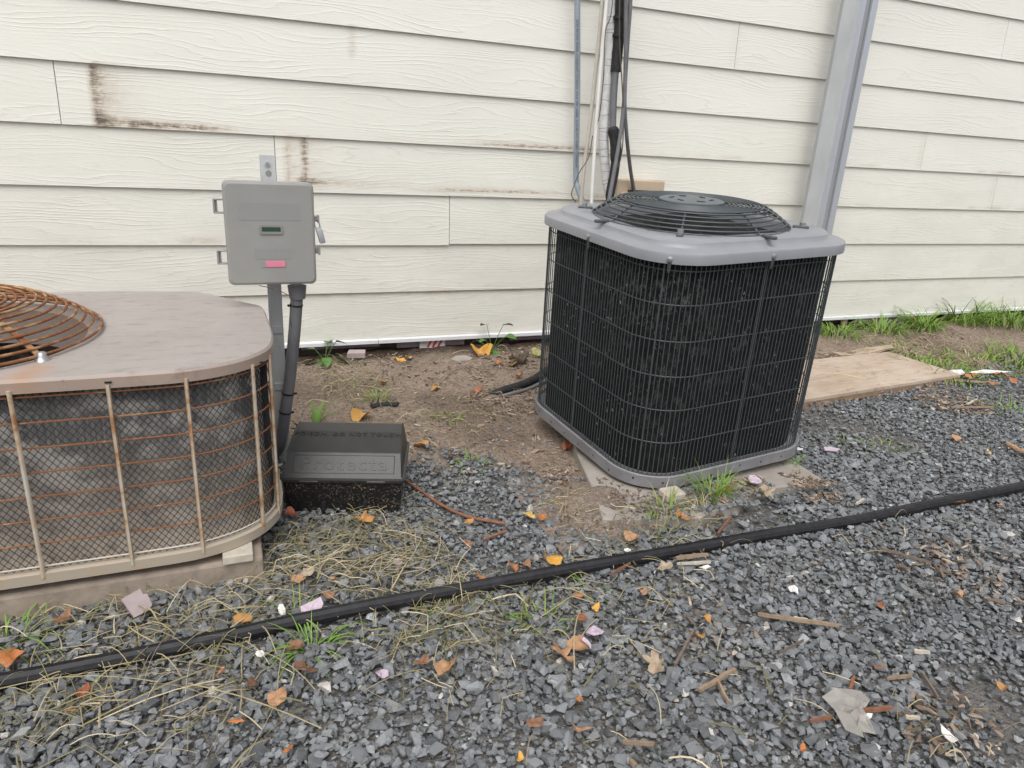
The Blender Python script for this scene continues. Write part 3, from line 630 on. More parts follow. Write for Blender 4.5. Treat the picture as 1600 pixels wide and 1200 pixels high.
# shift circle so that its points pair with the rounded square's
circp = lambda r, z: [Vector((r*math.cos(a), r*math.sin(a), z)) for a in [math.atan2(v.y, v.x) for v in rr(cs, cr, 0)]]
cap = MB().loft([rr(cs-.010, cr-.005, CB+.002), rr(cs, cr, CB), rr(cs, cr, CT-.006), rr(cs-.004, cr-.002, CT-.001), rr(cs-.012, cr-.006, CT+.001), rr(cs-.078, cr-.030, CT+.004),
                 rr(cs-.088, cr-.034, CT+.008), rr(cs-.094, cr-.036, CT+.018), rr(cs-.110, cr-.044, CT+.023), circp(FR+.018, CT+.024), circp(FR+.006, CT+.021), circp(FR, CT+.012), circp(FR-.004, CT-.05), circp(FR-.004, CT-.12)], False, False)
cap.build('top_cap', MT['cap'], cu, 35)
MB().cyl((0, 0, CB-.10), FR+.01, .004, 36).build('shade_disc', MT['dark'], cu)  # black disc that paints in the shade inside the cap
MB().cyl((0, 0, CB-.09), .075, .135, 24).build('motor', MT['fan_shaded'], cu, 40)
for k in range(4):
    a = k*math.pi/2+.5; m_ = Matrix.Rotation(a, 3, 'Z')
    vs = []
    for i in range(6):
        r_ = .06+.20*i/5
        for j in range(5):
            t = (j/4-.5)*(.10+.12*i/5)/r_*1.1; vs.append(m_@Vector((r_*math.cos(t), r_*math.sin(t), CT-.045+(j-2)*.013)))
    n0 = len(vs); vs += [v+Vector((0, 0, .0025)) for v in vs]
    fs = [(i*5+j, i*5+j+1, i*5+j+6, i*5+j+5) for i in range(5) for j in range(4)]
    MB().add(vs, [f[::-1] for f in fs]+[tuple(x+n0 for x in f) for f in fs]).build('fan_blade', MT['fan_shaded'], cu, 60)
def dome(r): # guard profile
    t = min(max((r-.212)/(.300-.212), 0), 1); return CT+.072-.056*t**1.25
rings = [.300, .290, .278, .265, .251, .237, .222]+[.2085-.0122*i for i in range(9)]
for r_ in rings:
    MB().tube([(r_*math.cos(a), r_*math.sin(a), dome(r_)) for a in np.linspace(0, 2*math.pi, 73)[:-1]], .0025, 6, True).build('ring', MT['guard'], cu, 60)
hub = MB().loft([circ(.096, CT+.071, 40), circ(.096, CT+.0765, 40), circ(.090, CT+.079, 40)]).build('hub_plate', MT['hub'], cu, 40)
for k in range(6):
    a = k*math.pi/3+.3; c = Vector((.058*math.cos(a), .058*math.sin(a), CT+.0795))
    MB().box(c, (.022, .008, .002), Matrix.Rotation(a+1.2, 3, 'Z')).build('slot', MT['dark'], hub)
for k in range(8):
    a = k*math.pi/4+math.pi/4+.02; e = Vector((math.cos(a), math.sin(a), 0))
    MB().tube([e*r_+Vector((0, 0, dome(r_)-.004)) for r_ in (.09, .15, .20, .215, .235, .26, .285, .303)], .0034, 7).build('spoke', MT['guard'], cu, 60)
    p = e*.318+Vector((0, 0, CT+.026))
    ft = MB().bbox(p, (.044, .017, .008), .002, 1, Matrix.Rotation(a, 3, 'Z')).build('foot', MT['guard'], cu)
    if k % 2 == 0: MB().cyl(p+Vector((0, 0, .003))+e*.004, .0085, .010, 8).build('bolt', MT['bolt'], ft)
# lint caught on the cage
lv, lt, la = [], [], []
for k in range(900):
    u = rng.uniform(-.75, .75); z = .05+.58*rng.random()**.7
    if vnoise(u*1., z, 6.) < .35: continue
    p, n_ = perim(CS-.012, CR-.006, u); q = Vector((0, 0, 1)).cross(n_); c = p+Vector((0, 0, z))
    L = rng.uniform(.001, .007)*(1.6 if rng.random() > .9 else 1); a = rng.uniform(-.5, .5)+math.pi/2; d_ = q*math.cos(a)+Vector((0, 0, 1))*math.sin(a); e_ = d_.cross(n_)*rng.uniform(.0003, .0010)
    o = len(lv); lv += [c-d_*L, c+e_, c+d_*L, c-e_, c+n_*.003, c-n_*.002]
    lt += [(o, o+1, o+4), (o+1, o+2, o+4), (o+2, o+3, o+4), (o+3, o, o+4), (o+1, o, o+5), (o+2, o+1, o+5), (o+3, o+2, o+5), (o, o+3, o+5)]; la += [rng.random()]*6
lo = npmesh('lint', np.array(lv), np.array(lt), MT['lint'], {'tone': la}); lo.parent = cu; lo['kind'] = 'stuff'

# ---------------------------------------------------------------- old rusty unit at the left
FC = Vector((-.577, 1.737, 0)); ZT, ZB = .497, .075
opad = thing('unit_pad', 'dusty tan concrete pad under the rusty beige unit', 'slab', (-.6, 1.8, 0))
MB().bbox((-.66, 1.81, .016), (1.385, .765, .075), .008).build('pad', MT['slabwood'], opad)
wb = on(372, 870, .06)
wk = tag(MB().bbox((wb.x, wb.y+.03, .0625), (.062, .09, .021), .003).build('wood_shim', MT['palewood'], origin=(wb.x, wb.y+.03, .052)), 'pale wooden shim wedged under the corner of the rusty unit', 'wood')
ou = thing('old_condenser', 'low rusty beige air conditioner unit with a domed rusty fan guard', 'air conditioner', (-.6, 1.79, ZB))
def bez(pts, n): return [p.xy for p in spline([Vector((x, y, 0)) for x, y in pts], n)]
half = [(-.6, 1.42), (-.35, 1.42), (-.15, 1.421), (-.08, 1.428), (-.015, 1.452), (.038, 1.492), (.075, 1.55), (.089, 1.62), (.092, 1.70), (.090, 1.80), (.087, 1.91), (.079, 1.945), (.055, 1.975), (.02, 2.02), (-.035, 2.09), (-.06, 2.118), (-.09, 2.135), (-.25, 2.165), (-.6, 2.17)]
hr = bez(half, 5)
outl = [Vector((p.x, p.y)) for p in hr] + [Vector((-1.2-p.x, p.y)) for p in hr[::-1][1:-1]]
ocen = Vector((-.6, 1.795))
def oinset(d, z):
    n = len(outl); L = []
    for i in range(n):
        t = (outl[(i+1) % n]-outl[i-1]).normalized(); nn = Vector((t.y, -t.x)); p = outl[i]-nn*d; L.append(Vector((p.x, p.y, z)))
    return L
FRO = .303
def ocirc(r, z):
    return [Vector((FC.x+r*math.cos(a), FC.y+r*math.sin(a), z)) for a in [math.atan2(p.y-FC.y, p.x-FC.x) for p in outl]]
tp = MB().loft([oinset(.004, ZT-.026), oinset(0, ZT-.027), oinset(-.001, ZT-.006), oinset(.003, ZT), oinset(.03, ZT+.001)] +
               [[a.lerp(b, t) for a, b in zip(oinset(.03, ZT+.001), ocirc(FRO, ZT+.002))] for t in (.2, .4, .6, .8)] +
               [ocirc(FRO, ZT+.002), ocirc(FRO-.02, ZT-.006), ocirc(FRO-.025, ZT-.09)], False, False)
top = tp.build('top_panel', MT['beige'], ou, 35)
vv = np.array([v.co[:] for v in top.data.vertices])+np.array(top['_org']); bp = on(57, 578, ZT)
rs = np.maximum(np.exp(-(((vv[:, 0]-bp.x+.004)/.022)**4+((vv[:, 1]-1.45)/.06)**2))*.62, .26*(vv[:, 2] < ZT-.003)*(vv[:, 2] > ZT-.03))
a_ = top.data.attributes.new('rust', 'FLOAT', 'POINT'); a_.data.foreach_set('value', rs.astype(np.float32))
MB().loft([oinset(-.004, ZT-.034), oinset(-.004, ZT-.012)], False, False)
MB().loft([oinset(.012, ZB), oinset(-.002, ZB), oinset(-.002, ZB+.022), oinset(.004, ZB+.025), oinset(.03, ZB+.020)]).build('base_pan', MT['trim'], ou, 40)
MT['oldcoil'] = M('dusty_fins', rough=.85); g = G(MT['oldcoil']); o_ = g.obj(); z_ = g.sep(o_, 2)
st_ = g.noise(g.map(o_, (170, 170, 7)), 1., 5., .75); pt = g.noise(g.map(o_, (6, 6, 9)), 1., 5., .65); fz = g.noise(o_, 45., 6., .75)
c_ = g.mix(g.rng(st_, .42, .72), (.105, .102, .104), (.29, .28, .265)); c_ = g.mix(g.rng(pt, .50, .60, 0, .75), c_, (.58, .55, .51))
fine_ = g.m('MULTIPLY', g.rng(g.noise(g.map(o_, (320, 320, 10)), 1., 3., .7), .58, .70), g.rng(g.noise(o_, 9., 3.), .42, .62)); c_ = g.mix(g.m('MULTIPLY', fine_, .8), c_, (.62, .60, .57))
painted_glint = g.m('MULTIPLY', g.rng(g.noise(g.map(o_, (14, 14, 16), (3.1, .4, 1.7)), 1., 3., .5), .62, .74), g.rng(g.sep(o_, 0), .40, .62)); c_ = g.mix(painted_glint, c_, (.72, .72, .71))  # glints on the curved fins, painted as pale base colour
low = g.m('MULTIPLY', g.rng(z_, .30, .03), g.rng(fz, .30, .58)); c_ = g.mix(low, c_, (.54, .455, .37)); g.col(c_); g.nrm(g.bump(g.m('ADD', st_, g.m('MULTIPLY', fz, .5)), .6, .003))
MB().loft([oinset(.034, ZB+.018), oinset(.034, ZT-.02)], False, False).build('coil', MT['oldcoil'], ou, 40)
# black plastic diamond lattice between bars and fins
ol = oinset(.018, 0); cum = [0.]
for i in range(1, len(ol)): cum.append(cum[-1]+(ol[i]-ol[i-1]).length)
def onol(s, loop=None):
    loop = loop or ol; s = min(max(s, 0), cum[-1]-1e-6); i = int(np.searchsorted(cum, s, 'right')-1); t = (s-cum[i])/(cum[i+1]-cum[i]); return loop[i].lerp(loop[i+1], t)
lat = MB(); HZ = ZT-.03-(ZB+.022); sp = .0135
smax = cum[len(hr)-18]
for sgn in (1, -1):
    for k in range(-40, int(smax/sp)+40):
        s0 = k*sp; pts = []
        for i in range(23):
            z = HZ*i/22; s = s0+sgn*z*.78
            if 0.02 <= s <= smax: p = onol(s); pts.append(Vector((p.x, p.y, ZB+.022+z)))
        if len(pts) > 1: lat.tube(pts, .00085, 3, caps=False)
lt_ = lat.build('plastic_lattice', MT['lattice'], ou); lt_['kind'] = 'stuff'
for k in range(8):
    z = ZT-.036-(ZT-.036-ZB-.034)*k/7
    MB().tube(oinset(.007, z), .0019, 6, True).build('guard_wire', MT['rustwire'] if k < 7 else MT['palebar'], ou, 60)
for px, py in ((42, 700), (183, 700), (303, 700), (402, 700), (428, 650)):
    best = min(oinset(-.0005, .3), key=lambda v: abs((v-Vector((0, 0, H))).dot(_rt)*F/(v-Vector((0, 0, H))).dot(_fw)+800-px) if v.y < 1.75 and v.x < .2 else 1e9)
    L_ = oinset(-.0005, .3); D_ = []
    for i in range(len(L_)):
        for t in (0, .25, .5, .75):
            v = L_[i].lerp(L_[(i+1) % len(L_)], t); r_ = v-Vector((0, 0, H))
            if v.y < 1.74: D_.append((abs(r_.dot(_rt)*F/r_.dot(_fw)+800-px), v))
    b_ = min(D_, key=lambda q: q[0])[1]
    MB().tube([Vector((b_.x, b_.y, ZB+.012)), Vector((b_.x, b_.y, ZT-.02))], .0042, 6).build('guard_bar', MT['rustbar'], ou, 60)
for x_ in (-.515, -.665, -.815, -.965): MB().tube([(x_, 1.4195, ZB+.012), (x_, 1.4195, ZT-.02)], .0034, 6).build('guard_bar', MT['rustbar'], ou, 60)
# badge slots on the rim
for px, py in ((168, 592), (410, 565)):
    v = at(px, py, 1.4185) if px < 300 else on(px, py, ZT-.014)
    MB().bbox((v.x, v.y-(0 if px < 300 else .002), ZT-.015), (.012, .002, .004), .0015, 2).build('slot', MT['dark'], ou)
def odome(r): t = min(max((r-.195)/(.313-.195), 0), 1); return ZT+.074-.063*t**1.4
orr = [.313, .298, .283, .267, .250, .233, .215, .197, .179, .161, .143, .125, .107, .089, .071, .053]
fgd = None
for r_ in orr:
    MB().tube([(FC.x+r_*math.cos(a), FC.y+r_*math.sin(a), odome(r_)) for a in np.linspace(0, 2*math.pi, 73)[:-1]], .0031, 6, True).build('fan_ring', MT['rustguard'], ou, 60)
ba = R(-41)
for k in range(6):
    a = ba+k*math.pi/3; e = Vector((math.cos(a), math.sin(a), 0)); q = Vector((-e.y, e.x, 0)); rr_ = [.04, .12, .18, .22, .25, .285, .316]
    lo_, hi_ = [], []
    ms = MB()
    prof = [[FC+e*r_+q*(.006*s)+Vector((0, 0, odome(r_)-.0035-.003*t)) for s, t in ((-1, 0), (1, 0), (1, 1), (-1, 1))] for r_ in rr_]
    ms.loft(prof).build('fan_spoke', MT['rustguard'], ou)
    c = FC+e*.316+Vector((0, 0, ZT+.001))
    if k in (1,): continue
    MB().loft([[c+Vector((r2*math.cos(t), r2*math.sin(t), h2)) for t in np.linspace(0, 6.283, 13)[:-1]] for r2, h2 in ((.015, 0), (.0125, .004), (.0085, .010), (.008, .016), (.004, .018))]).build('guard_bolt', MT['bolt'], ou, 60)
MB().cyl((FC.x, FC.y, ZB+.05), .275, .004, 32).build('shade_disc', MT['dark'], ou)  # black disc standing in for the shade deep in the fan opening
MB().cyl((FC.x, FC.y, ZT-.16), .085, .15, 24).build('motor', MT['fan'], ou, 40)
for k in range(3):
    a = k*2.094+.15; m_ = Matrix.Rotation(a, 3, 'Z'); vs = []
    for i in range(6):
        r_ = .07+.195*i/5
        for j in range(5):
            t = (j/4-.5)*(.12+.13*i/5)/r_; vs.append(FC+m_@Vector((r_*math.cos(t), r_*math.sin(t), ZT-.125+(j-2)*.012)))
    n0 = len(vs); vs += [v+Vector((0, 0, .0025)) for v in vs]; fs = [(i*5+j, i*5+j+1, i*5+j+6, i*5+j+5) for i in range(5) for j in range(4)]
    MB().add(vs, [f[::-1] for f in fs]+[tuple(x+n0 for x in f) for f in fs]).build('fan_blade', MT['fan'], ou, 60)

# ---------------------------------------------------------------- grey electrical box on its strut
BY = 1.90
eb = thing('electrical_box', 'grey plastic electrical box with a small green window on a metal strut', 'electrical box', (.115, 2.04, 0))
a, b = at(347, 281, BY), at(494, 446, BY); bw, bh = .2165, .258; bc = Vector((.1155, 0, .689))
def front_round(w_, h_, r, y, c=bc): return [Vector((c.x+p.x, y, c.z+p.y)) for p in rrect(w_, h_, r, 6)]
MB().loft([front_round(bw-.012, bh-.012, .012, BY+.098)[::-1], front_round(bw-.006, bh-.006, .014, BY+.03)[::-1], front_round(bw-.006, bh-.006, .014, BY+.028)[::-1]]).build('back_shell', MT['boxgrey'], eb, 40)
door = MB().loft([front_round(bw, bh, .014, BY+.027)[::-1], front_round(bw, bh, .014, BY+.008)[::-1], front_round(bw-.004, bh-.004, .013, BY+.0025)[::-1], front_round(bw-.014, bh-.014, .012, BY)[::-1]]).build('door', MT['boxgrey'], eb, 18)
def P2(px, py): v = at(px, py, BY); return v.x, v.z
def plate(name, px0, py0, px1, py1, t, mt, r=.004, par=door, y=BY):
    x0, z0 = P2(px0, py0); x1, z1 = P2(px1, py1); c = Vector(((x0+x1)/2, 0, (z0+z1)/2)); w_, h_ = abs(x1-x0), abs(z0-z1)
    return MB().loft([front_round(w_, h_, r, y+.001, c)[::-1], front_round(w_, h_, r, y-t, c)[::-1]]).build(name, mt, par)
plate('upper_sticker', 371, 316, 471, 345, .0005, MT['boxpanel'])
plate('lower_sticker', 397, 388, 456, 405, .0005, MT['boxpanel'])
wf = plate('window_frame', 404, 351, 442, 366, .003, MT['boxframe'], .005); plate('window', 408.5, 354.5, 438.5, 361.5, .0036, MT['green_lens'], .001, wf)
plate('label_holder', 408, 409, 447, 417.5, .001, MT['boxpanel'], .001); plate('pink_label', 415.5, 408, 446, 416.5, .0018, MT['pink'], .0006)
for y_ in (at(340, 322, BY+.015).z, at(347, 402, BY+.015).z):
    x0 = bc.x-bw/2; hg = MB(); c = (x0-.011, BY+.02, y_)
    for dx, dz, sx, sz in ((0, .016, .024, .004), (0, -.016, .024, .004), (-.010, 0, .005, .034)): hg.bbox((c[0]+dx, c[1], c[2]+dz), (sx, .014, sz), .0015, 1)
    h_ = hg.build('hinge', MT['boxgrey'], eb); MB().bbox((c[0]-.005, c[1]+.002, c[2]), (.006, .008, .030), .001, 1).build('hinge_pin', MT['boxframe'], h_)
x1 = bc.x+bw/2
for y_ in (at(498, 342, BY+.015).z, at(497, 392, BY+.015).z):
    MB().bbox((x1+.006, BY+.02, y_), (.014, .012, .014), .002, 1).bbox((x1+.010, BY+.016, y_), (.005, .016, .020), .001, 1).build('latch', MT['boxgrey'], eb)
pk = thing('padlock', 'small grey padlock hanging from the box hasp', 'padlock', tuple(at(501, 368, BY+.005)))
pc = at(501, 368, BY+.006); ro = Euler((0, R(-14), 0)).to_matrix()
MB().bbox(pc, (.015, .018, .040), .003, 2, ro).build('lock_body', MT['galv_d'], pk, 40)
sh_ = [pc+ro@Vector((x, 0, z)) for x, z in ((-.006, .015), (-.007, .032), (-.003, .042), (.003, .041), (.005, .030), (.004, .015))]
MB().tube(spline(sh_, 5), .0016, 6).build('shackle', MT['bolt'], pk, 60)
# strut behind the box
sy = 2.045; sx = at(417, 250, sy).x; zt = at(416, 242, sy).z
strut = MB()
for q in ((0, 0, .036, .004), (-.0165, .012, .003, .024), (.0165, .012, .003, .024)): strut.box((sx+q[0], sy-.02+q[1]-.0, zt/2-.02), (q[2], q[3], zt+.04))
stt = strut.build('strut', MT['strut'], eb)
bz = at(415, 256, sy-.024).z
MB().cyl((sx-.001, sy-.022, bz), .009, .002, 14, 'y').build('washer', MT['strut'], stt); MB().cyl((sx-.001, sy-.022, bz), .0055, .005, 6, 'y').build('bolt', MT['bolt'], stt)
MB().cyl((sx+.001, sy-.0215, bz-.024), .008, .0012, 14, 'y').build('hole', MT['boxframe'], stt)
for pz in (at(432, 512, sy).z, at(432, 600, sy).z): MB().bbox((sx, sy-.024, pz), (.030, .004, .022), .001, 1).build('clip', MT['strut'], stt)
MB().bbox((sx, BY+.115, .76), (.05, .03, .03), .002, 1).build('bracket', MT['strut'], eb)
# conduit down from the box
cy = 1.955
cn = MB().cyl((at(464, 446, cy).x, cy, at(464, 466, cy).z), .021, .035, 14, r2=.025).build('connector', MT['conduit'], eb, 40)
cpts = spline([at(464, 462, cy), at(460, 520, cy+.01), at(453, 590, cy+.03), at(445, 650, cy+.04), at(439, 690, cy+.05), Vector((.10, 2.02, .03)), Vector((.055, 2.02, -.03))], 8)
cd = MB().tube(cpts, .0165, 12).build('conduit', MT['conduit'], eb, 50)
for px, py in ((463, 474), (448, 616), (444, 644)):
    k = min(range(len(cpts)), key=lambda i: abs(cpts[i].z-at(px, py, cy+.02).z)); d_ = (cpts[min(k+1, len(cpts)-1)]-cpts[k-1]).normalized()
    t_ = MB().tube([cpts[k]-d_*.0022, cpts[k]+d_*.0022], .0178, 12)
    hd = cpts[k]+Vector((-.019 if py < 500 else .019, -.006, 0)); t_.bbox(hd, (.010, .007, .006), .001, 1).build('cable_tie', MT['tie'], cd)
MB().tube(spline([at(405, 446, BY+.01), at(430, 452, BY+.0), at(450, 461, BY-.005), at(459, 470, BY-.005), at(455, 485, BY), at(453, 497, BY), at(456, 512, BY+.01)], 8), .0011, 5).build('thin_wire', MT['wire'], eb, 60)

# ---------------------------------------------------------------- black bait station
ang = math.atan2(1.634-1.72, .388-.105)
fb = on(448, 797, 0); bl_ = Vector((.2465, 1.677, 0))
bt = thing('bait_station', 'black plastic rodent bait station with embossed warning on its sloped lid', 'bait box', (bl_.x, bl_.y, .0), (0, 0, ang), local=True)
wB, dB = .296, .215
def rect(w_, y0, y1, z, r=.012): return [Vector((p.x, (y0+y1)/2+p.y, z)) for p in rrect(w_, y1-y0, r, 4)]
MB().loft([rect(wB-.012, .004, dB, -.01), rect(wB, -.004, dB+.004, .020), rect(wB+.012, -.014, dB+.012, .088), rect(wB+.012, -.014, dB+.012, .092)]).build('base', MT['baitbase'], bt, 40)
MB().loft([rect(wB+.016, -.018, dB+.014, .089), rect(wB+.022, -.021, dB+.016, .092), rect(wB+.022, -.021, dB+.016, .099), rect(wB+.016, -.018, dB+.014, .101)]).build('rim', MT['baitlid'], bt, 40)
for k, dx in enumerate((-.085, .085)): MB().bbox((dx, -.0195, .0935), (.05, .006, .008), .002, 1).build('latch_tab', MT['baitlid'], bt)
for k, dx in enumerate((-.025, -.005, .02, .045)): MB().bbox((dx, -.0205, .096), (.009, .004, .004), .001, 1).build('notch', MT['dark'], bt)
for dx in (-.052, .055): MB().bbox((dx, -.0075, .016), (.013, .006, .030), .003, 1).build('entry_slot', MT['dark'], bt)
def lidsec(w_, pts): return [[Vector((s*(w_/2-i_), y, z)) for (y, z, i_) in pts] for s in (-1, 1)]
pts_ = [(-.014, .100, .0), (-.009, .106, .002), (.032, .151, .006), (.034, .153, .006), (.115, .1755, .010), (.119, .1765, .010), (.172, .180, .012), (.19, .170, .010), (.215, .100, 0)]
WL = wB+.010
la_, lb_ = lidsec(WL, pts_); n_ = len(pts_)
vs = la_+lb_; fs = [(i, i+1, n_+i+1, n_+i)[::-1] for i in range(n_-1)]+[tuple(range(n_))[::-1], tuple(range(n_, 2*n_))]
bm_ = MB(); bm_.v = vs; bm_.f = fs; lid = bm_.build('lid', MT['baitlid'], bt)
bv = lid.modifiers.new('bevel', 'BEVEL'); bv.width = .003; bv.segments = 2; bv.limit_method = 'ANGLE'; bv.angle_limit = R(20)
def onface(txt, size, y, z, slope, sc=(1, 1, 1), extr=.0008, par=lid, space=1., name='lettering', mt='letter', bev=.0003):
    tm = text_mesh(txt, size, extr, bev, space=space); tm.materials.append(MT[mt]); to = bpy.data.objects.new(name, tm); COL.objects.link(to); to.parent = par
    to.location = (0, y, z); to.rotation_euler = (slope, 0, 0); to.scale = sc; return to
s2 = math.atan2(.1755-.153, .115-.034); s1 = math.atan2(.151-.106, .032+.009)
onface('POISON. DO NOT TOUCH', .0185, .104, .1728, s2, (1.07, 1, 1), space=1.22)
lg = onface('Protecta', .050, .0115, .1290, s1, (1.12, 1.0, 1), .0005, space=1.15, name='emblem_lettering', mt='baitlid', bev=.0004)
fr = MB()
for (x0, y0), (x1_, y1_) in (((-.128, -.021), (.13, -.021)), ((.13, -.021), (.13, .021)), ((.13, .021), (-.128, .021)), ((-.128, .021), (-.128, -.021))):
    e1 = Vector((0, math.cos(s1), math.sin(s1))); c0 = Vector((0, .0115, .1290)); fr.tube([c0+Vector((x0, 0, 0))+e1*y0*1.15, c0+Vector((x1_, 0, 0))+e1*y1_*1.15], .0008, 5)
fr.build('emblem_frame', MT['baitlid'], lid)

# ---------------------------------------------------------------- plywood sheet
pl = thing('plywood_sheet', 'weathered plywood sheet with yellow paint streaks lying on the gravel', 'board', (2.6, 2.2, 0))
pf = [(1.98, 1.975), (3.125, 2.085), (3.10, 2.46), (1.95, 2.40)]
slab('board_face', pf, .026, .040, MT['ply'], pl, b=.002); slab('board_core', [(x+(2.6-x)*.004, y+(2.2-y)*.006) for x, y in pf], .002, .026, MT['plyedge'], pl, b=.001)
for A_ in ([(1303, 581), (1318, 585), (1345, 590), (1362, 595)], [(1375, 598), (1383, 600), (1394, 605)]):
    q = [on(x, y, .0408) for x, y in A_]; q = spline(q, 4); mb = MB(); wv = [random.uniform(.004, .009) for _ in q]
    mb.add([p+Vector((0, wv[i], 0)) for i, p in enumerate(q)]+[p-Vector((0, wv[i], 0)) for i, p in enumerate(q)], [(len(q)+i, len(q)+i+1, i+1, i) for i in range(len(q)-1)]).build('paint_streak', MT['yellow'], pl)

# ---------------------------------------------------------------- hose, tubes, roots
hp = []
for i in range(140):
    x = -1.0+i*.031; hp.append(Vector((x, 1.226+.007*math.sin(x*2.1+.6)+.002*math.sin(x*7), .016+.003*math.sin(x*3.3)+.001*math.sin(x*11))))
tag(MB().tube(hp, .0142, 22, flute=.05).build('black_hose', MT['hose'], origin=(.6, 1.226, .004), smooth=12), 'long black ribbed hose lying straight across the gravel', 'hose')
def ground_line(name, label, cat, pix, r, mt, lift=.0, zs=None):
    P = []
    for i, (px, py) in enumerate(pix):
        v = on(px, py, .015); v.z = gz(v.x, v.y)+r*.7+lift+(.014 if gravel_amt(v.x, v.y) > .5 else 0)+(zs[i] if zs else 0); P.append(v)
    return tag(MB().tube(spline(P, 8), r, 8).build(name, mt, origin=tuple(P[0]), smooth=60), label, cat)
ground_line('black_tube', 'fat black corrugated tube curving out from behind the dark unit', 'tube', [(900, 560), (850, 588), (822, 602), (790, 612), (764, 614)], .0165, MT['black'], zs=[.03, .01, .004, 0, -.02])
ground_line('grey_cable', 'grey cable lying in front of the black corrugated tube', 'cable', [(900, 575), (850, 596), (825, 608), (800, 616), (772, 620)], .0075, MT['cable'], zs=[.02, .006, .0, 0, -.01])
ground_line('buried_tube', 'short stub of black tube half buried among dead grass', 'tube', [(580, 634), (598, 632), (622, 634)], .011, MT['black'], -.004)
ground_line('root', 'reddish brown root running from bait box into gravel', 'root', [(634, 748), (660, 765), (690, 785), (730, 803), (770, 811), (790, 814)], .0042, MT['woodred'], .004)
ground_line('root', 'thin brown root stub in the gravel below the orange leaves', 'root', [(755, 840), (775, 832), (792, 826)], .0035, MT['woodred'], .006)
ground_line('thin_wire', 'pale thin wire looping over the bare soil by the tube', 'wire', [(840, 580), (800, 581), (770, 577), (735, 577), (712, 582), (696, 592), (684, 606), (668, 622), (645, 632)], .0013, MT['twig'], .006)

# ---------------------------------------------------------------- plants
def blades(n, cx, cy, rad, L0, L1, W0, W1, lean, tone, upr=1.):
    V, T, A = [], [], []
    for k in range(n):
        a = random.uniform(0, 6.283); rr0 = rad*math.sqrt(random.random()); x, y = cx+rr0*math.cos(a), cy+rr0*math.sin(a)
        z = gz(x, y)-.003; d = a+random.uniform(-.9, .9); L = random.uniform(L0, L1); w_ = random.uniform(W0, W1); ln = lean*random.uniform(.4, 1.2)
        t0 = min(max(random.gauss(*tone), 0), 1); e = Vector((math.cos(d), math.sin(d), 0)); q = Vector((-e.y, e.x, 0)); p = Vector((x, y, z)); th = 1.45-ln*.4
        o = len(V); ns = 5
        for i in range(ns+1):
            t = i/ns; ww = w_*(1-t**2)*.5+.0002
            V += [p-q*ww+Vector((0, 0, ww*.5)), p+Vector((0, 0, 0)), p+q*ww+Vector((0, 0, ww*.5))]; A += [min(1, t0+.10*t)]*3
            p = p+(e*math.cos(th)+Vector((0, 0, math.sin(th)*upr)))*(L/ns); th -= ln*.42
            if p.z < gz(p.x, p.y)+.004: p.z = gz(p.x, p.y)+.004; th = max(th, .0)
        for i in range(ns):
            b0 = o+i*3; T += [(b0, b0+1, b0+4, b0+3), (b0+1, b0+2, b0+5, b0+4)]
    return V, T, A
def tuft(px, py, n, rad, L0, L1, tone, lean, label, name='grass_tuft', W=(.002, .004), cat='grass', group='grass tufts in the gravel and soil', z=0.):
    c = on(px, py, z)
    if px > 1250 and c.y > 2.2: n = int(n*2.6); L0 *= 1.3; L1 *= 1.7; rad *= 1.45; lean *= 1.5; W = (.003, .006); tone = (tone[0]+.06, tone[1]+.06)
    elif tone[0] > .55: n = int(n*.6); W = (.0010, .0024); tone = (tone[0]-.08, tone[1]+.06)
    V, T, A = blades(n, c.x, c.y, rad, L0, L1, *W, lean, tone)
    b = Vector((c.x, c.y, gz(c.x, c.y))); ob = npmesh(name, [v-b for v in V], T, MT['grass'], {'tone': A}, True); ob.location = b
    return tag(ob, label, cat, group)
G_, D_, X_ = (.32, .13), (.85, .10), (.62, .18)
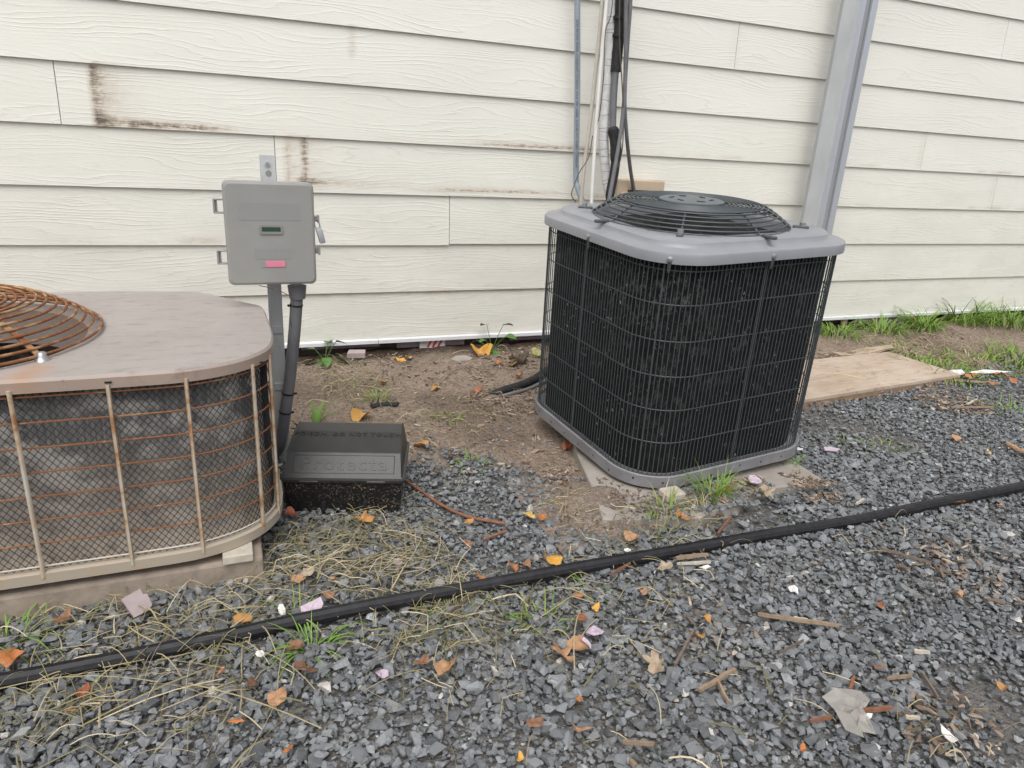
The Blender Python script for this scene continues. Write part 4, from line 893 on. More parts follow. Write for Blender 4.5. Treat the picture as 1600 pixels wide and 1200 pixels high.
TU = [(488, 1012, 46, .03, .05, .12, (.25, .08), 1.2, 'bright green grass tuft just below the black hose, beside a lilac scrap'),
 (462, 968, 16, .02, .04, .10, (.35, .12), 1., 'thin green grass poking over the black hose at a white scrap'),
 (1112, 792, 70, .045, .06, .13, (.30, .12), .7, 'tallest bright green grass tuft under the dark unit front edge'),
 (1098, 812, 46, .03, .04, .08, (.9, .08), .9, 'straw-yellow grass clump at the foot of the tall green tuft'),
 (1040, 815, 34, .05, .05, .10, (.5, .15), 1., 'sparse olive grass on the front edge of the concrete slab'),
 (1030, 835, 26, .04, .04, .09, (.62, .14), 1.2, 'sprawling yellow-green grass in gravel before the slab'),
 (1228, 735, 18, .03, .03, .07, (.35, .12), 1.2, 'small weedy sprig on the bare right corner of the concrete slab'),
 (845, 968, 40, .04, .03, .08, (.35, .14), 1.1, 'small green grass tuft in gravel left of the tan folded leaf'),
 (715, 962, 60, .07, .05, .12, (.66, .14), 1.4, 'matted yellow-green grass clump below the middle of the hose'),
 (640, 985, 50, .09, .05, .10, (.6, .15), 1.7, 'flattened olive grass mat below the hose, left of the yellow-green clump'),
 (90, 1095, 60, .05, .05, .10, (.82, .1), 1.6, 'dry tan grass clump below the hose in the left corner'),
 (70, 985, 70, .08, .05, .12, (.75, .15), 1.5, 'large dry clump between the tan pad and hose at far left'),
 (20, 1000, 24, .04, .06, .13, (.35, .12), 1.2, 'green grass blades at the left edge above the hose'),
 (310, 985, 60, .07, .05, .11, (.85, .10), 1.6, 'dry blond grass clump above the hose beside a mustard leaf'),
 (216, 970, 22, .02, .02, .05, (.88, .08), 1.3, 'tiny dry tuft just under the mauve square scrap'),
 (1330, 690, 26, .05, .03, .07, (.4, .15), 1.5, 'low green sprigs in gravel right of the dark unit'),
 (1375, 695, 34, .06, .04, .09, (.5, .15), 1.7, 'flat trailing grass in gravel in front of the plywood'),
 (1585, 645, 70, .10, .05, .11, (.42, .14), 1.2, 'bushy green grass at the right edge of the gravel'),
 (735, 725, 44, .05, .03, .06, (.33, .12), 1.3, 'low green tuft at the border of soil and gravel'),
 (708, 765, 30, .03, .03, .07, (.92, .06), 1.3, 'pale straw star-shaped tuft in the gravel right of the bait box'),
 (885, 790, 34, .05, .04, .09, (.75, .12), 1.4, 'dry tuft at the sandy left end of the concrete slab'),
 (880, 765, 30, .06, .04, .08, (.8, .1), 1.6, 'dry stalks left of the sandy slab corner'),
 (920, 920, 22, .03, .03, .07, (.5, .15), 1.2, 'small green and tan tuft just under the hose beside an orange leaf'),
 (590, 632, 36, .04, .04, .08, (.45, .14), 1., 'upright green grass behind the right half of the bait box'),
 (560, 612, 90, .11, .04, .09, (.72, .12), 1.8, 'dead grass mat on the soil behind the bait box'),
 (545, 575, 40, .06, .05, .10, (.85, .08), 1.5, 'dry stalks on the soil right of the broad-leaved weed'),
 (700, 660, 26, .05, .03, .07, (.55, .14), 1.4, 'thin sprigs on the soil right of the bait box lid'),
 (1305, 528, 60, .07, .05, .11, (.28, .1), 1., 'green grass clump right behind the dark unit under the wall'),
 (1375, 523, 60, .08, .05, .11, (.33, .12), 1., 'green grass in front of the lettered insulation board'),
 (1440, 520, 80, .07, .06, .13, (.27, .1), .8, 'dense upright green grass below the flashing, left of the wide grass bank'),
 (1505, 510, 70, .08, .08, .17, (.27, .1), .7, 'tall grass touching the flashing joint at right'),
 (1570, 512, 110, .13, .07, .16, (.27, .1), .8, 'wide green grass bank under the flashing at the right edge'),
 (1462, 583, 80, .13, .04, .09, (.35, .13), 1.2, 'ragged green grass just beyond the plywood corner'),
 (1530, 570, 60, .12, .04, .08, (.4, .14), 1.4, 'thin grass patch on the soil right of the plywood'),
 (1592, 565, 70, .10, .06, .12, (.28, .1), .9, 'bright grass at the right edge above the orange leaf pile'),
 (1420, 555, 40, .12, .03, .06, (.5, .16), 1.6, 'scattered short grass behind the plywood'),
 (425, 860, 60, .06, .05, .11, (.78, .12), 1.6, 'dry grass leaning on the round corner of the rusty unit'),
 (445, 770, 24, .04, .04, .09, (.55, .18), 1.4, 'weeds squeezed between the rusty unit and bait box')]
for t in TU: tuft(*t)
for px, py, sc in ((493, 650, 1.), (474, 665, .8)):
    c = on(px, py+18, 0.); ob_, T_, A_ = blades(4, c.x, c.y, .012, .09*sc, .13*sc, .012, .018, .7, (.12, .04)); b = Vector((c.x, c.y, gz(c.x, c.y)))
    o = npmesh('broad_blade_plant', [v-b for v in ob_], T_, MT['grass'], {'tone': A_}, True); o.location = b
    tag(o, 'broad dark green blades rising behind the bait box lid' if sc == 1. else 'short broad green blades between the conduit and bait box', 'plant', 'broad blades behind the bait box')
def ovate(L, W, fold=.25, curl=.3, n=7):
    V = []
    for i in range(n+1):
        t = i/n; w_ = W*.5*(math.sin(math.pi*t**.75)**.8 if 0 < t < 1 else 0)+.0003; z = -curl*L*t*t
        V += [Vector((L*t, -w_, z+fold*w_)), Vector((L*t, 0, z)), Vector((L*t, w_, z+fold*w_))]
    F = []
    for i in range(n): b = i*3; F += [(b, b+3, b+4, b+1), (b+1, b+4, b+5, b+2)]
    return V, F
def weed(px, py, spec, label, mt, z=0.):
    c = on(px, py, z); c.z = gz(c.x, c.y); r_ = thing('weed', label, 'plant', tuple(c), group='broad-leaved weeds by the wall')
    for az, el, stem, L, W, lt in spec:
        d = Vector((math.cos(az)*math.cos(el), math.sin(az)*math.cos(el), math.sin(el))); tip = c+d*stem
        MB().tube(spline([c, c+d*stem*.5+Vector((0, 0, stem*.06)), tip], 4), .0015, 5).build('stem', mt, r_, 60)
        V, F_ = ovate(L, W); m_ = Matrix.Rotation(az+random.uniform(-.3, .3), 3, 'Z')@Matrix.Rotation(-lt, 3, 'Y')@Matrix.Rotation(random.uniform(-.4, .4), 3, 'X')
        MB().add([tip+m_@v for v in V], F_).build('leaf', mt, r_, 80)
weed(508, 574, [(-2.9, .5, .04, .065, .045, -.2), (-.4, .5, .05, .085, .055, -.35), (-1.6, .7, .05, .06, .04, -.1), (1.2, .9, .09, .06, .042, .1), (-.2, 1.1, .10, .05, .04, .2), (2.6, .9, .07, .055, .038, 0), (-2.2, .3, .03, .06, .04, -.5)], 'broad-leaved green weed on the soil beside the grey conduit', MT['weed'])
weed(768, 558, [(-.6, .9, .10, .05, .045, .1), (.3, 1.1, .13, .05, .045, .15), (1.9, 1.2, .12, .05, .04, 0), (-2.6, .9, .08, .04, .035, .2), (-1.5, .4, .03, .045, .035, -.2), (-.4, .3, .04, .05, .04, -.3), (2.8, .6, .09, .045, .02, -.6)], 'round-leaved weed under the flashing beside a yellow leaf', MT['weed'])
weed(1405, 512, [(2.5, .5, .05, .07, .05, .3), (1.2, .8, .06, .06, .045, .2), (-1., .5, .05, .06, .04, 0.)], 'pale broad-leaved weed among the grass at the lettered board', MT['weed_pale'])

# ---------------------------------------------------------------- loose straw, crumbs, chips (uncountable)
CL = [(560, 850, .16, 190, .05, .14), (640, 885, .10, 110, .05, .13), (500, 870, .12, 110, .04, .12), (300, 975, .12, 140, .04, .10), (330, 1060, .12, 70, .06, .16), (100, 1100, .10, 130, .03, .09), (80, 990, .13, 150, .04, .10),
      (700, 970, .16, 190, .04, .13), (560, 620, .15, 120, .04, .10), (430, 890, .08, 80, .04, .12), (890, 790, .08, 80, .03, .08), (980, 850, .15, 60, .04, .11), (1070, 830, .10, 60, .03, .08), (1000, 960, .18, 60, .05, .12), (760, 640, .25, 70, .05, .12),
      (1480, 625, .15, 60, .03, .09), (400, 950, .2, 70, .05, .15), (850, 1000, .25, 70, .03, .10), (600, 1100, .35, 60, .03, .10), (1100, 1000, .35, 50, .03, .09), (1450, 1130, .12, 40, .02, .06), (1500, 900, .3, 40, .03, .08), (1450, 545, .3, 80, .03, .08), (1000, 1130, .3, 40, .03, .09), (250, 1130, .2, 50, .03, .10), (830, 560, .15, 50, .02, .06), (640, 660, .25, 110, .04, .12), (700, 600, .35, 90, .03, .09), (560, 590, .2, 90, .04, .12), (1400, 545, .4, 200, .04, .10), (1540, 560, .35, 200, .04, .10), (580, 840, .15, 40, .10, .24), (480, 890, .15, 40, .10, .24), (320, 1050, .2, 40, .12, .28), (740, 950, .2, 40, .10, .22)]
V, T, A = [], [], []
for px, py, rad, n, L0, L1 in CL:
    c = on(px, py, 0)
    for k in range(int(n*.58)):
        a = random.uniform(0, 6.283); r0 = 1.15*rad*random.random()**.7; x, y = c.x+r0*math.cos(a), c.y+r0*math.sin(a)
        if y > 2.95 or (x < .05 and y > 1.43): continue
        if abs(x-1.33) < .33 and abs(y-1.83) < .33: continue
        d = random.uniform(0, 6.283); L = random.uniform(L0, L1); w_ = random.uniform(.0003, .0012)*(1.6 if random.random() > .93 else 1); bend = random.uniform(-.5, .5); t0 = min(max(random.gauss(.42, .28), 0), 1)
        lift = random.uniform(.012, .034) if y < 1.9 else random.uniform(.002, .010); o = len(V); p = Vector((x, y, 0))
        kink = random.choice((0, 0, 0, 1.1, -1.1))
        arch = random.uniform(0, .02)
        for i in range(6):
            e = Vector((math.cos(d), math.sin(d), 0)); q = Vector((-e.y, e.x, 0)); z = gz(p.x, p.y)+lift+arch*math.sin(math.pi*i/5)
            V += [Vector((p.x, p.y, z))-q*w_, Vector((p.x, p.y, z+w_*1.2)), Vector((p.x, p.y, z))+q*w_]; A += [t0]*3
            p = p+e*(L/5); d += bend/5+(kink if i == 2 else 0)
        for i in range(5): b = o+i*3; T += [(b, b+1, b+4, b+3), (b+1, b+2, b+5, b+4), (b+2, b, b+3, b+5)]
tag(npmesh('dry_straw', V, T, MT['straw'], {'tone': A}), kind='stuff')
n = 16000; x = rng.uniform(-.2, 4.8, n); y = rng.uniform(1.5, 2.96, n); keep = (gravel_amt(x, y) < .6) & ~((np.abs(x-1.33) < .30) & (np.abs(y-1.83) < .30)); x, y = x[keep], y[keep]
scatter('soil_crumbs', np.stack([x, y, hgt(x, y)+.001], -1), rng.uniform(.002, .012, len(x))*rng.uniform(.4, 1., len(x))**2+.002, np.clip(rng.beta(1.6, 2.2, len(x)), 0, 1), MT['chip'], .4)
Ps, Ss = [], []
for px, py, rad, n in ((820, 560, .24, 260), (800, 625, .18, 300), (1490, 628, .18, 320), (1275, 770, .08, 170), (1150, 765, .10, 200), (1085, 790, .10, 170), (1030, 800, .08, 60), (1225, 745, .05, 40), (1310, 565, .16, 300), (700, 610, .4, 200), (560, 560, .3, 120), (1500, 545, .4, 160), (760, 690, .3, 160), (1480, 1130, .10, 90), (1530, 890, .18, 110), (880, 740, .08, 90), (600, 555, .2, 90), (1100, 975, .12, 40), (1440, 860, .15, 60)):
    c = on(px, py, .01)
    for k in range(n):
        a = random.uniform(0, 6.283); r0 = rad*math.sqrt(random.random()); xx, yy = c.x+r0*math.cos(a), c.y+r0*math.sin(a)*.8
        if yy > 2.97 or (abs(xx-1.33) < .35 and abs(yy-1.84) < .35): continue
        Ps.append((xx, yy, gz(xx, yy)+(.004 if on_slab(xx, yy) else .020 if gravel_amt(xx, yy) > .5 else .004))); Ss.append(random.uniform(.008, .034)*(1.5 if random.random() > .88 else 1))
FL = [(V*np.array([1, .45, .35]), T) for V, T in SHAPES[:16]]
n = 520; a_ = rng.uniform(0, 6.283, n); r_ = .19*np.sqrt(rng.random(n)); x, y = .94+r_*np.cos(a_), 1.47+.75*r_*np.sin(a_)
scatter('sand_grains', np.stack([x, y, np.where(r_ < .1, .034, .031)*np.where([on_slab(p, q) for p, q in zip(x, y)], 1, .5)], -1), rng.uniform(.003, .012, n), np.clip(rng.beta(2, 2, n)*.9, 0, 1), MT['chip'], .4)
scatter('bark_chips', np.array(Ps), np.array(Ss), np.clip(rng.beta(2, 2, len(Ss)), 0, 1), MT['chip'], .5, shapes=FL)

# ---------------------------------------------------------------- leaves, scraps, sticks (each its own thing)
def leaf_mesh(size, style, curl, seed):
    r_ = random.Random(seed); n = 22 if style == 'lobed' else 16; mb = MB(); rim = []
    for i in range(n):
        a = 2*math.pi*i/n
        if style == 'round': q = .5*(1+r_.uniform(-.07, .07))
        elif style == 'lobed': q = (.40+.10*math.cos(5*a)+.04*math.cos(2*a+1)+r_.uniform(-.055, .055))*(1 if abs(math.sin(a)) < .8 else .82)
        elif style == 'sliver': q = .5*(.28/math.sqrt((.28*math.cos(a))**2+math.sin(a)**2))*(1+r_.uniform(-.08, .08))
        else: q = .5*(.66/math.sqrt((.66*math.cos(a))**2+math.sin(a)**2))*(1+r_.uniform(-.17, .14))
        rim.append(Vector((q*math.cos(a), q*math.sin(a), 0)))
    ph = r_.uniform(0, 6.28); k1, k2 = r_.uniform(.6, 1.2), r_.uniform(-.6, .6)
    def bend(p): 
        u = p.x*math.cos(ph)+p.y*math.sin(ph); v = -p.x*math.sin(ph)+p.y*math.cos(ph)
        return Vector((p.x, p.y, curl*(k1*u*u*1.8+k2*u*v*1.5+.10*math.sin(9*u+seed)+.06*math.sin(13*v))))*size
    rings = [[bend(p*t) for p in rim] for t in (1., .72, .42)]; c = bend(Vector((0, 0, 0)))
    vs = rings[0]+rings[1]+rings[2]+[c]; fs = []
    for k in range(2):
        for i in range(n): fs.append((k*n+i, k*n+(i+1) % n, (k+1)*n+(i+1) % n, (k+1)*n+i))
    for i in range(n): fs.append((2*n+i, 2*n+(i+1) % n, 3*n))
    mb.add(vs, fs); N0 = len(vs); mb.add([v-Vector((0, 0, .0006)) for v in vs], [f[::-1] for f in fs]); 
    for i in range(n): mb.f.append((i, N0+i, N0+(i+1) % n, (i+1) % n))
    return mb
_seed = [0]
def leaf(px, py, spx, mt, style, label, tilt=None, group='fallen leaves on the ground', z=None, cat='leaf', name='fallen_leaf', curl=.5):
    _seed[0] += 1; c = on(px, py, .015); zz = gz(c.x, c.y)+bed(c.x, c.y) if z is None else z
    depth = (c-Vector((0, 0, H))).dot(_fw); size = spx*depth/F*1.12
    mb = leaf_mesh(size, style, curl, _seed[0]*7+3); ob = bpy.data.objects.new(name, mb.mesh(name, 80)); COL.objects.link(ob); ob.data.materials.append(MT[mt])
    c2 = on(px, py, zz); ob.location = (c2.x, c2.y, zz)
    tx, ty = tilt or (random.uniform(-.1, .45), random.uniform(-.3, .3)); ob.rotation_euler = (tx, ty, random.uniform(0, 6.28)); return tag(ob, label, cat, group)
Y_, O_, PY, OC, TN, BR, BG, RU, DB = 'leaf_yellow', 'leaf_orange', 'leaf_paleyellow', 'leaf_ochre', 'leaf_tan', 'leaf_brown', 'leaf_beige', 'leaf_rust', 'leaf_darkbrown'
LV = [(569, 812, 27, OC, 'lobed', 'orange-yellow ragged leaf just in front of the bait box'), (564, 651, 32, Y_, 'oval', 'yellow curled leaf directly behind the bait box lid'),
 (750, 551, 30, Y_, 'round', 'big puffy yellow leaf at the foot of the round-leaved weed'), (626, 562, 22, Y_, 'sliver', 'narrow yellow leaf on the soil under the striped scrap'), (639, 559, 10, PY, 'round', 'tiny round pale yellow leaf beside the narrow yellow one'),
 (826, 805, 25, PY, 'oval', 'pale yellow leaf in the gravel, touching an orange one'), (845, 808, 17, O_, 'oval', 'orange leaf touching the pale yellow leaf in the gravel'),
 (861, 876, 29, Y_, 'round', 'round bright yellow leaf resting against the hose'), (800, 884, 25, O_, 'oval', 'orange leaf lying left of the round yellow leaf by the hose'), (822, 884, 22, BR, 'oval', 'brown leaf between the orange and the round yellow leaf'),
 (755, 904, 26, O_, 'sliver', 'orange leaf tucked behind the middle of the hose'), (730, 849, 15, O_, 'oval', 'small orange leaf in gravel above the hose, below a root'), (733, 815, 14, OC, 'oval', 'small ochre leaf on the straw beside the root'),
 (379, 968, 30, OC, 'oval', 'mustard folded leaf standing beside the hose at left'), (903, 931, 17, O_, 'oval', 'orange leaf in the gravel just below the hose'), (930, 951, 15, Y_, 'oval', 'small yellow leaf below the orange one under the hose'), (910, 966, 20, RU, 'oval', 'rusty red leaf below the hose, above the tan folded leaf'),
 (878, 1020, 42, TN, 'lobed', 'large tan folded leaf in the gravel below the hose'), (905, 1008, 34, TN, 'oval', 'tan leaf half overlapping the large folded leaf'), (1024, 1037, 36, BG, 'lobed', 'beige lobed leaf lying flat in the gravel beside a stick'),
 (697, 1041, 34, TN, 'oval', 'brown-tan leaf in gravel under the matted grass'), (660, 1034, 24, BR, 'oval', 'brown leaf left of the brown-tan one under the matted grass'), (434, 1089, 28, TN, 'round', 'orange-tan curled leaf in the lower left gravel'), (368, 1127, 26, O_, 'sliver', 'orange sliver leaf left of the orange-tan curled leaf'),
 (450, 1171, 27, O_, 'sliver', 'orange sliver leaf near the bottom edge at left'), (478, 1045, 34, DB, 'oval', 'dark brown leaf under the bright green tuft'), (463, 1010, 26, BR, 'oval', 'brown leaf left of the bright green tuft below the hose'), (813, 1185, 15, Y_, 'oval', 'small yellow-orange leaf at the bottom edge'),
 (20, 1028, 38, O_, 'oval', 'orange leaf at the left edge above the hose'), (132, 1080, 26, RU, 'oval', 'red-brown leaf in the dry clump under the hose'), (98, 966, 26, BR, 'oval', 'brown leaf against the tan pad at left'), (112, 1110, 18, TN, 'oval', 'tan leaf under the dry clump at lower left'),
 (346, 1047, 14, O_, 'sliver', 'little orange sliver just below the hose at left'), (394, 1068, 22, DB, 'oval', 'dark curled leaf right of the little orange sliver below the hose'), (1497, 785, 17, O_, 'oval', 'orange-brown leaf just below the hose at right'), (1563, 790, 8, O_, 'oval', 'tiny orange leaf right of the orange-brown leaf below the hose'), (1497, 930, 16, TN, 'oval', 'tan leaf alone in the right gravel'),
 (1105, 967, 17, OC, 'oval', 'ochre leaf in the gravel above a leaning stick'), (1095, 993, 15, OC, 'oval', 'smaller ochre leaf beside the leaning stick'), (910, 1140, 32, TN, 'sliver', 'narrow tan leaf in the bottom middle gravel'), (905, 1092, 14, O_, 'oval', 'small orange leaf below the tan folded leaf'), (838, 1130, 26, BR, 'oval', 'brown torn leaf left of the narrow tan leaf'),
 (1130, 764, 32, O_, 'lobed', 'orange lobed leaf under the dark unit behind the green tuft'), (1195, 770, 34, BG, 'lobed', 'big beige lobed leaf on the slab under the dark unit'), (1018, 757, 17, OC, 'oval', 'orange leaf under the front corner of the dark unit'), (960, 742, 14, RU, 'oval', 'rust-red leaf under the left skirt of the dark unit'), (888, 700, 22, RU, 'oval', 'red-brown leaf on soil beside the left skirt of the dark unit'), (905, 706, 14, OC, 'oval', 'yellow-brown leaf next to the red-brown leaf by the skirt'),
 (985, 839, 24, TN, 'oval', 'tan leaf in the gravel before the sandy slab corner'), (1075, 810, 22, TN, 'oval', 'tan leaf at the foot of the straw-yellow clump'), (1060, 806, 16, O_, 'oval', 'orange leaf on the broken front edge of the slab'), (1040, 886, 24, BG, 'oval', 'beige crumpled leaf just under the hose beside split wood'), (1005, 925, 16, TN, 'oval', 'small tan leaf in gravel under the beige crumpled leaf'),
 (1370, 1042, 20, O_, 'sliver', 'orange flake above the plastic film scrap'), (1255, 1170, 13, O_, 'oval', 'small orange leaf under the plastic film scrap'), (1375, 945, 15, RU, 'oval', 'rust-red leaf in the right gravel above the stick'), (1565, 1073, 16, OC, 'oval', 'ochre leaf at the right edge of the gravel'), (1495, 685, 18, TN, 'oval', 'tan crumpled leaf in the gravel in front of the plywood'),
 (1545, 706, 14, PY, 'sliver', 'pale yellow sliver leaf at right above the hose'), (810, 586, 20, O_, 'sliver', 'orange leaf on the soil beside the black tube'), (745, 610, 26, RU, 'sliver', 'red-orange strip leaf above the end of the black tube'), (681, 606, 14, Y_, 'oval', 'small yellow leaf on the thin wire loop'), (598, 597, 13, OC, 'oval', 'ochre leaf alone on bare soil behind the dead grass'), (658, 695, 24, OC, 'oval', 'ochre leaf beside the right end of the bait box lid'),
 (800, 570, 20, PY, 'oval', 'pale curled leaf on the soil below the round-leaved weed'), (780, 566, 9, O_, 'round', 'little orange ball-shaped leaf below the round-leaved weed'), (466, 905, 20, TN, 'oval', 'tan leaf in the gravel under the grass right of the shim'), (480, 895, 26, BG, 'oval', 'beige torn leaf in gravel below the dry grass by the bait box'), (512, 930, 20, BR, 'oval', 'brown leaf just right of the lilac scrap on the hose'), (455, 803, 22, RU, 'oval', 'reddish dead leaf left of the bait box base'),
 (520, 905, 12, TN, 'oval', 'small tan leaf right of the beige torn leaf by the straw'), (388, 890, 18, DB, 'oval', 'dark dead leaf under the edge of the tan pad')]
for px, py, sp_, mt, st, lb in LV: leaf(px, py, sp_, mt, st, lb, curl=.75)
PILE = [(1405, 587, 'orange leaf nearest the plywood corner, touching a second one'), (1417, 589, 'second orange leaf from the plywood corner'), (1455, 592, 'orange leaf in front of the white plastic sheet scrap, lower of two'), (1462, 588, 'orange leaf in front of the white plastic sheet scrap, upper of two'),
        (1500, 585, 'orange leaf at the left end of the long white strip'), (1513, 588, 'orange leaf under the left half of the long white strip'), (1524, 586, 'orange leaf under the middle of the long white strip'), (1560, 584, 'orange leaf behind the right end of the wooden slat'),
        (1575, 587, 'rightmost orange leaf beyond the wooden slat'), (1582, 595, 'orange leaf nearest the right edge in the pile past the plywood'), (1549, 599, 'orange leaf at the front edge of the wooden slat')]
for px, py, lb in PILE:
    leaf(px, py, random.uniform(8, 11), 'leaf_orange', 'round', lb, group='orange leaves beyond the plywood corner')
def sheet(px, py, poly, mt, label, name, cat, yaw=0., tilt=(0.1, 0), lift=.018, thick=.003, crumple=.0, smooth_=None, group=None):
    c = on(px, py, .015); zz = gz(c.x, c.y)+(lift+.012 if gravel_amt(c.x, c.y) > .4 and not on_slab(c.x, c.y) else lift*.6); c = on(px, py, zz); mb = MB(); n = len(poly)
    ctr = Vector((sum(p[0] for p in poly)/n, sum(p[1] for p in poly)/n, 0)); rim = [Vector((p[0], p[1], random.uniform(-crumple, crumple))) for p in poly]
    jt = lambda p, t: ctr.lerp(p, t*random.uniform(.8, 1.12))+Vector((random.uniform(-1, 1), random.uniform(-1, 1), 0))*(p-ctr).length*.10+Vector((0, 0, random.uniform(-crumple, crumple)))
    mid = [jt(p, .66) for p in rim]; mid2 = [jt(p, .33) for p in rim]; ctr.z = random.uniform(-crumple, crumple)
    vs = rim+mid+mid2+[ctr]; fs = [(k*n+i, k*n+(i+1) % n, (k+1)*n+(i+1) % n, (k+1)*n+i) for k in (0, 1) for i in range(n)]+[(2*n+i, 2*n+(i+1) % n, 3*n) for i in range(n)]; N0 = len(vs)
    mb.add(vs, fs); mb.add([v-Vector((0, 0, thick)) for v in vs], [f[::-1] for f in fs])
    for i in range(n): mb.f.append((i, N0+i, N0+(i+1) % n, (i+1) % n))
    ob = bpy.data.objects.new(name, mb.mesh(name, smooth_)); COL.objects.link(ob); ob.data.materials.append(MT[mt]); ob.location = c; ob.rotation_euler = (tilt[0], tilt[1], yaw)
    return tag(ob, label, cat, group)
def irr(rx, ry, n=7, j=.25): return [(rx*math.cos(2*math.pi*i/n)*(1+random.uniform(-j, j)), ry*math.sin(2*math.pi*i/n)*(1+random.uniform(-j, j))) for i in range(n)]
sq = [(-.023, -.022), (.006, -.025), (.020, -.019), (.024, .006), (.017, .009), (.019, .022), (-.022, .023)]
sheet(216, 941, sq, 'mauve', 'mauve square foam scrap leaning on the tan pad', 'foam_scrap', 'scrap', .75, (.75, 0), .03, .004)
sheet(487, 951, [(-.022, -.016), (.012, -.014), (.025, .004), (.024, .020), (.004, .016), (-.020, .012)], 'lilac', 'lilac torn foam scrap leaning against the hose', 'foam_scrap', 'scrap', .15, (.55, 0), .026, .003, .002)
sheet(557, 549, [(-.042, -.026), (.034, -.026), (.04, .02), (-.03, .026)], 'mauve', 'greyish lilac foam block on the soil under the flashing', 'foam_scrap', 'scrap', -.1, (.05, 0), .03, .022)
sheet(1300, 701, [(-.03, -.01), (.01, -.014), (.03, .0), (.0, .013), (-.025, .010)], 'petal', 'pink foam scrap in the gravel right of the dark unit', 'foam_scrap', 'scrap', -.3, (.15, 0), .018, .003)
sheet(1180, 748, irr(.022, .018), 'petal', 'pink crumpled scrap on leaves under the dark unit', 'foam_scrap', 'scrap', 0, (.3, .2), .04, .003, .006)
sheet(622, 877, irr(.011, .010, 9, .08), 'mauve', 'pale round pebble-like scrap in the straw', 'round_scrap', 'scrap', 0, (.3, 0), .022, .006)
sheet(598, 1051, irr(.013, .010), 'petal', 'lilac petal in the gravel below the hose', 'petal', 'petal', .4, (.5, .2), .02, .001, .005)
sheet(930, 985, irr(.018, .010), 'petal', 'lilac petal beside the tan folded leaf', 'petal', 'petal', -.2, (.3, .2), .02, .001, .005)
sheet(916, 1002, irr(.006, .016), 'petal', 'thin lilac petal upright on the tan folded leaf', 'petal', 'petal', .5, (.4, .3), .026, .001, .003)
ws = [(980, 859, .013, .006, 'white scrap in the gravel just above the hose'), (1102, 886, .014, .006, 'white plastic sliver beside the split wood under the hose'), (1481, 1146, .010, .018, 'crumpled white paper scrap in the lower right gravel'), (440, 953, .008, .018, 'white scrap stuck on grass above the hose'), (405, 1020, .008, .008, 'little white scrap under the hose at left'), (1352, 1120, .015, .006, 'white crumb beside the plastic film'), (1240, 920, .010, .014, 'small white scrap in the gravel left of the long stick'), (1380, 560, .05, .012, 'white plastic scrap on the soil behind the plywood'), (1495, 582, .05, .02, 'white plastic sheet scrap beyond the plywood corner'), (1547, 581, .12, .012, 'long torn white plastic strip beyond the orange leaves'), (820, 551, .03, .01, 'pale scrap on the soil behind the pale curled leaf'), (1250, 701, .012, .008, 'white crumb at the right corner of the dark unit')]
for px, py, rx, ry, lb in ws: sheet(px, py, irr(rx, ry), 'white', lb, 'white_scrap', 'scrap', random.uniform(-.3, .3), (random.uniform(0, .4), 0), .02, .0015, min(rx, ry)*.4, group='white scraps on the ground')
sheet(1330, 1105, [(-.040, .030), (-.004, .040), (.030, .036), (.050, .030), (.046, .006), (.018, .0), (.012, -.030), (.004, -.058), (-.014, -.046), (-.024, -.060), (-.040, -.036), (-.036, .0)], 'film', 'crumpled clear plastic film in the lower right gravel', 'plastic_film', 'plastic', -.1, (.12, 0), .024, .0008, .006)
sheet(722, 560, irr(.045, .03, 6, .2), 'concrete', 'flat grey stone on the soil left of the big yellow leaf', 'flat_stone', 'stone', 0, (.2, 0), .03, .018)
sheet(812, 556, irr(.045, .035, 9, .3), 'twig', 'crumpled dark grey rag by the wall left of the dark unit', 'rag', 'rag', 0, (.3, 0), .06, .01, .02)
sheet(838, 549, irr(.022, .026, 9, .08), 'gourd', 'pale green-yellow lump by the wall at the dark unit edge', 'gourd_lump', 'fruit', 0, (.5, 0), .05, .02, .004)
sheet(1350, 548, [(-.2, -.03), (0, -.04), (.2, -.02), (.22, .02), (0, .03), (-.2, .03)], 'leaf_beige', 'peeling pale bark strip on the soil behind the plywood', 'bark_strip', 'bark', .05, (.1, 0), .03, .006, .012)
def stick(a, b, w_, mt, label, name='stick', h=.006, lift=.018, cat='stick', group='sticks on the gravel'):
    p, q = on(*a, .02), on(*b, .02)
    for v in (p, q): v.z = gz(v.x, v.y)+(lift+.010 if gravel_amt(v.x, v.y) > .4 else lift*.6)
    d = (q-p); L = d.length; ns = 6; e = d.normalized(); s = Vector((-e.y, e.x, 0)); loops = []
    for i in range(ns+1):
        t = i/ns; c = p.lerp(q, t)+s*random.uniform(-.1, .1)*w_; ww = .75*w_*(.55+.45*math.sin(math.pi*(.15+.7*t)))*random.uniform(.85, 1.1)/2; hh = h*random.uniform(.8, 1.1)/2
        loops.append([c+s*ww+Vector((0, 0, -hh)), c+s*ww*.8+Vector((0, 0, hh)), c-s*ww*.7+Vector((0, 0, hh*1.1)), c-s*ww+Vector((0, 0, -hh))][::-1])
    return tag(MB().loft(loops).build(name, MT[mt], origin=tuple(p)), label, cat, group)
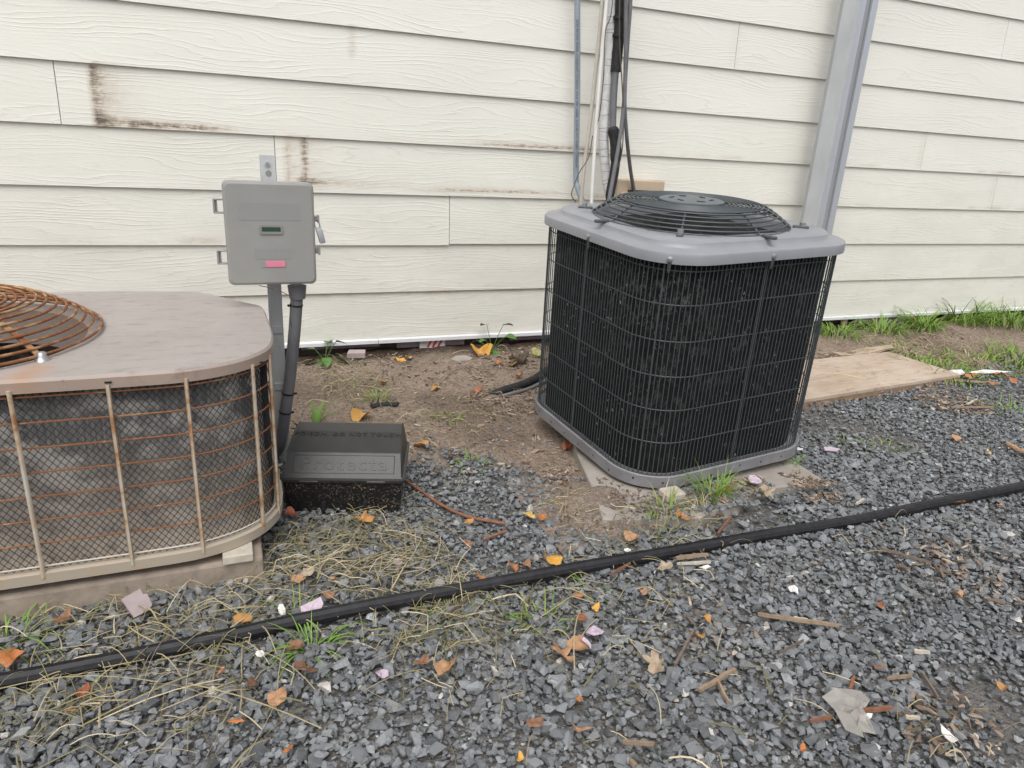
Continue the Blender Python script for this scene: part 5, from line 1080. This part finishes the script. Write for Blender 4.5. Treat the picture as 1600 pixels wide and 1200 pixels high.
for a, b, w_, mt, lb in [((1184, 959), (1311, 977), .012, 'wood', 'long tan stick in the middle right gravel'), ((1370, 856), (1455, 880), .007, 'twig', 'brown twig in the gravel below the hose at right'), ((1092, 1078), (1149, 1046), .013, 'wood', 'split tan wood piece in the lower middle gravel'), ((1121, 1063), (1138, 1096), .009, 'wood', 'small wood splinter beside the split tan piece'),
    ((1056, 871), (1106, 866), .016, 'wood', 'upper of two split wood pieces just below the hose'), ((1058, 880), (1110, 878), .010, 'palewood', 'lower paler split wood piece just below the hose'), ((1055, 1038), (1084, 985), .009, 'twig', 'leaning grey-brown stick left of the small ochre leaves'), ((1342, 1110), (1394, 1107), .011, 'woodred', 'reddish wood sliver under the plastic film'), ((1265, 1125), (1300, 1119), .007, 'woodred', 'thin reddish sliver left of the plastic film'),
    ((1440, 1052), (1466, 1092), .008, 'twig', 'grey-green twig right of the plastic film'), ((1385, 1061), (1424, 1056), .008, 'wood', 'short tan splinter above the plastic film'), ((1328, 1078), (1334, 1058), .010, 'woodred', 'red-brown bark piece above the plastic film'), ((1428, 1018), (1452, 1020), .012, 'palewood', 'pale wood chip in the right gravel'), ((1240, 965), (1263, 969), .013, 'palewood', 'pale chip resting on the long tan stick'), ((1415, 1121), (1436, 1122), .010, 'palewood', 'small pale chip right of the reddish wood sliver'),
    ((1122, 834), (1142, 808), .008, 'woodred', 'curved brown bark strip above the hose near the green tuft'), ((1338, 788), (1350, 779), .010, 'palewood', 'pale chip just above the hose at right'), ((973, 1157), (1022, 1162), .008, 'wood', 'brown sliver in the bottom middle gravel'), ((1486, 636), (1552, 634), .012, 'wood', 'long thin bark sliver in the chips before the plywood corner'), ((1512, 630), (1526, 622), .012, 'palewood', 'pale splinter on the bark sliver before the plywood'),
    ((1465, 590), (1560, 598), .022, 'wood', 'flat wooden slat beyond the plywood corner'), ((985, 1186), (994, 1196), .011, 'wood', 'wood chip at the bottom edge of the gravel'), ((1575, 690), (1600, 705), .03, 'leaf_tan', 'tan board scrap at the right edge above the hose'), ((1218, 1020), (1255, 1000), .004, 'twig', 'thin bent twig in the middle right gravel'), ((743, 556), (768, 563), .01, 'twig', 'dark stick beneath the big yellow leaf'), ((955, 895), (985, 878), .005, 'woodred', 'thin red twig leaning on the hose by the round yellow leaf'), ((700, 955), (765, 905), .004, 'twig', 'curved twig lying across the hose in the middle')]:
    stick(a, b, w_, mt, lb)
# broken slab fragment under the pan
fp = on(1050, 772, .04); tag(MB().bbox((fp.x, fp.y, .040), (.06, .05, .024), .004, 1).build('wood_chock', MT['palewood'], origin=(fp.x, fp.y, .03)), 'weathered wooden chock under the front corner of the dark unit', 'wood')

for o in bpy.data.objects:
    if '_org' in o: del o['_org']
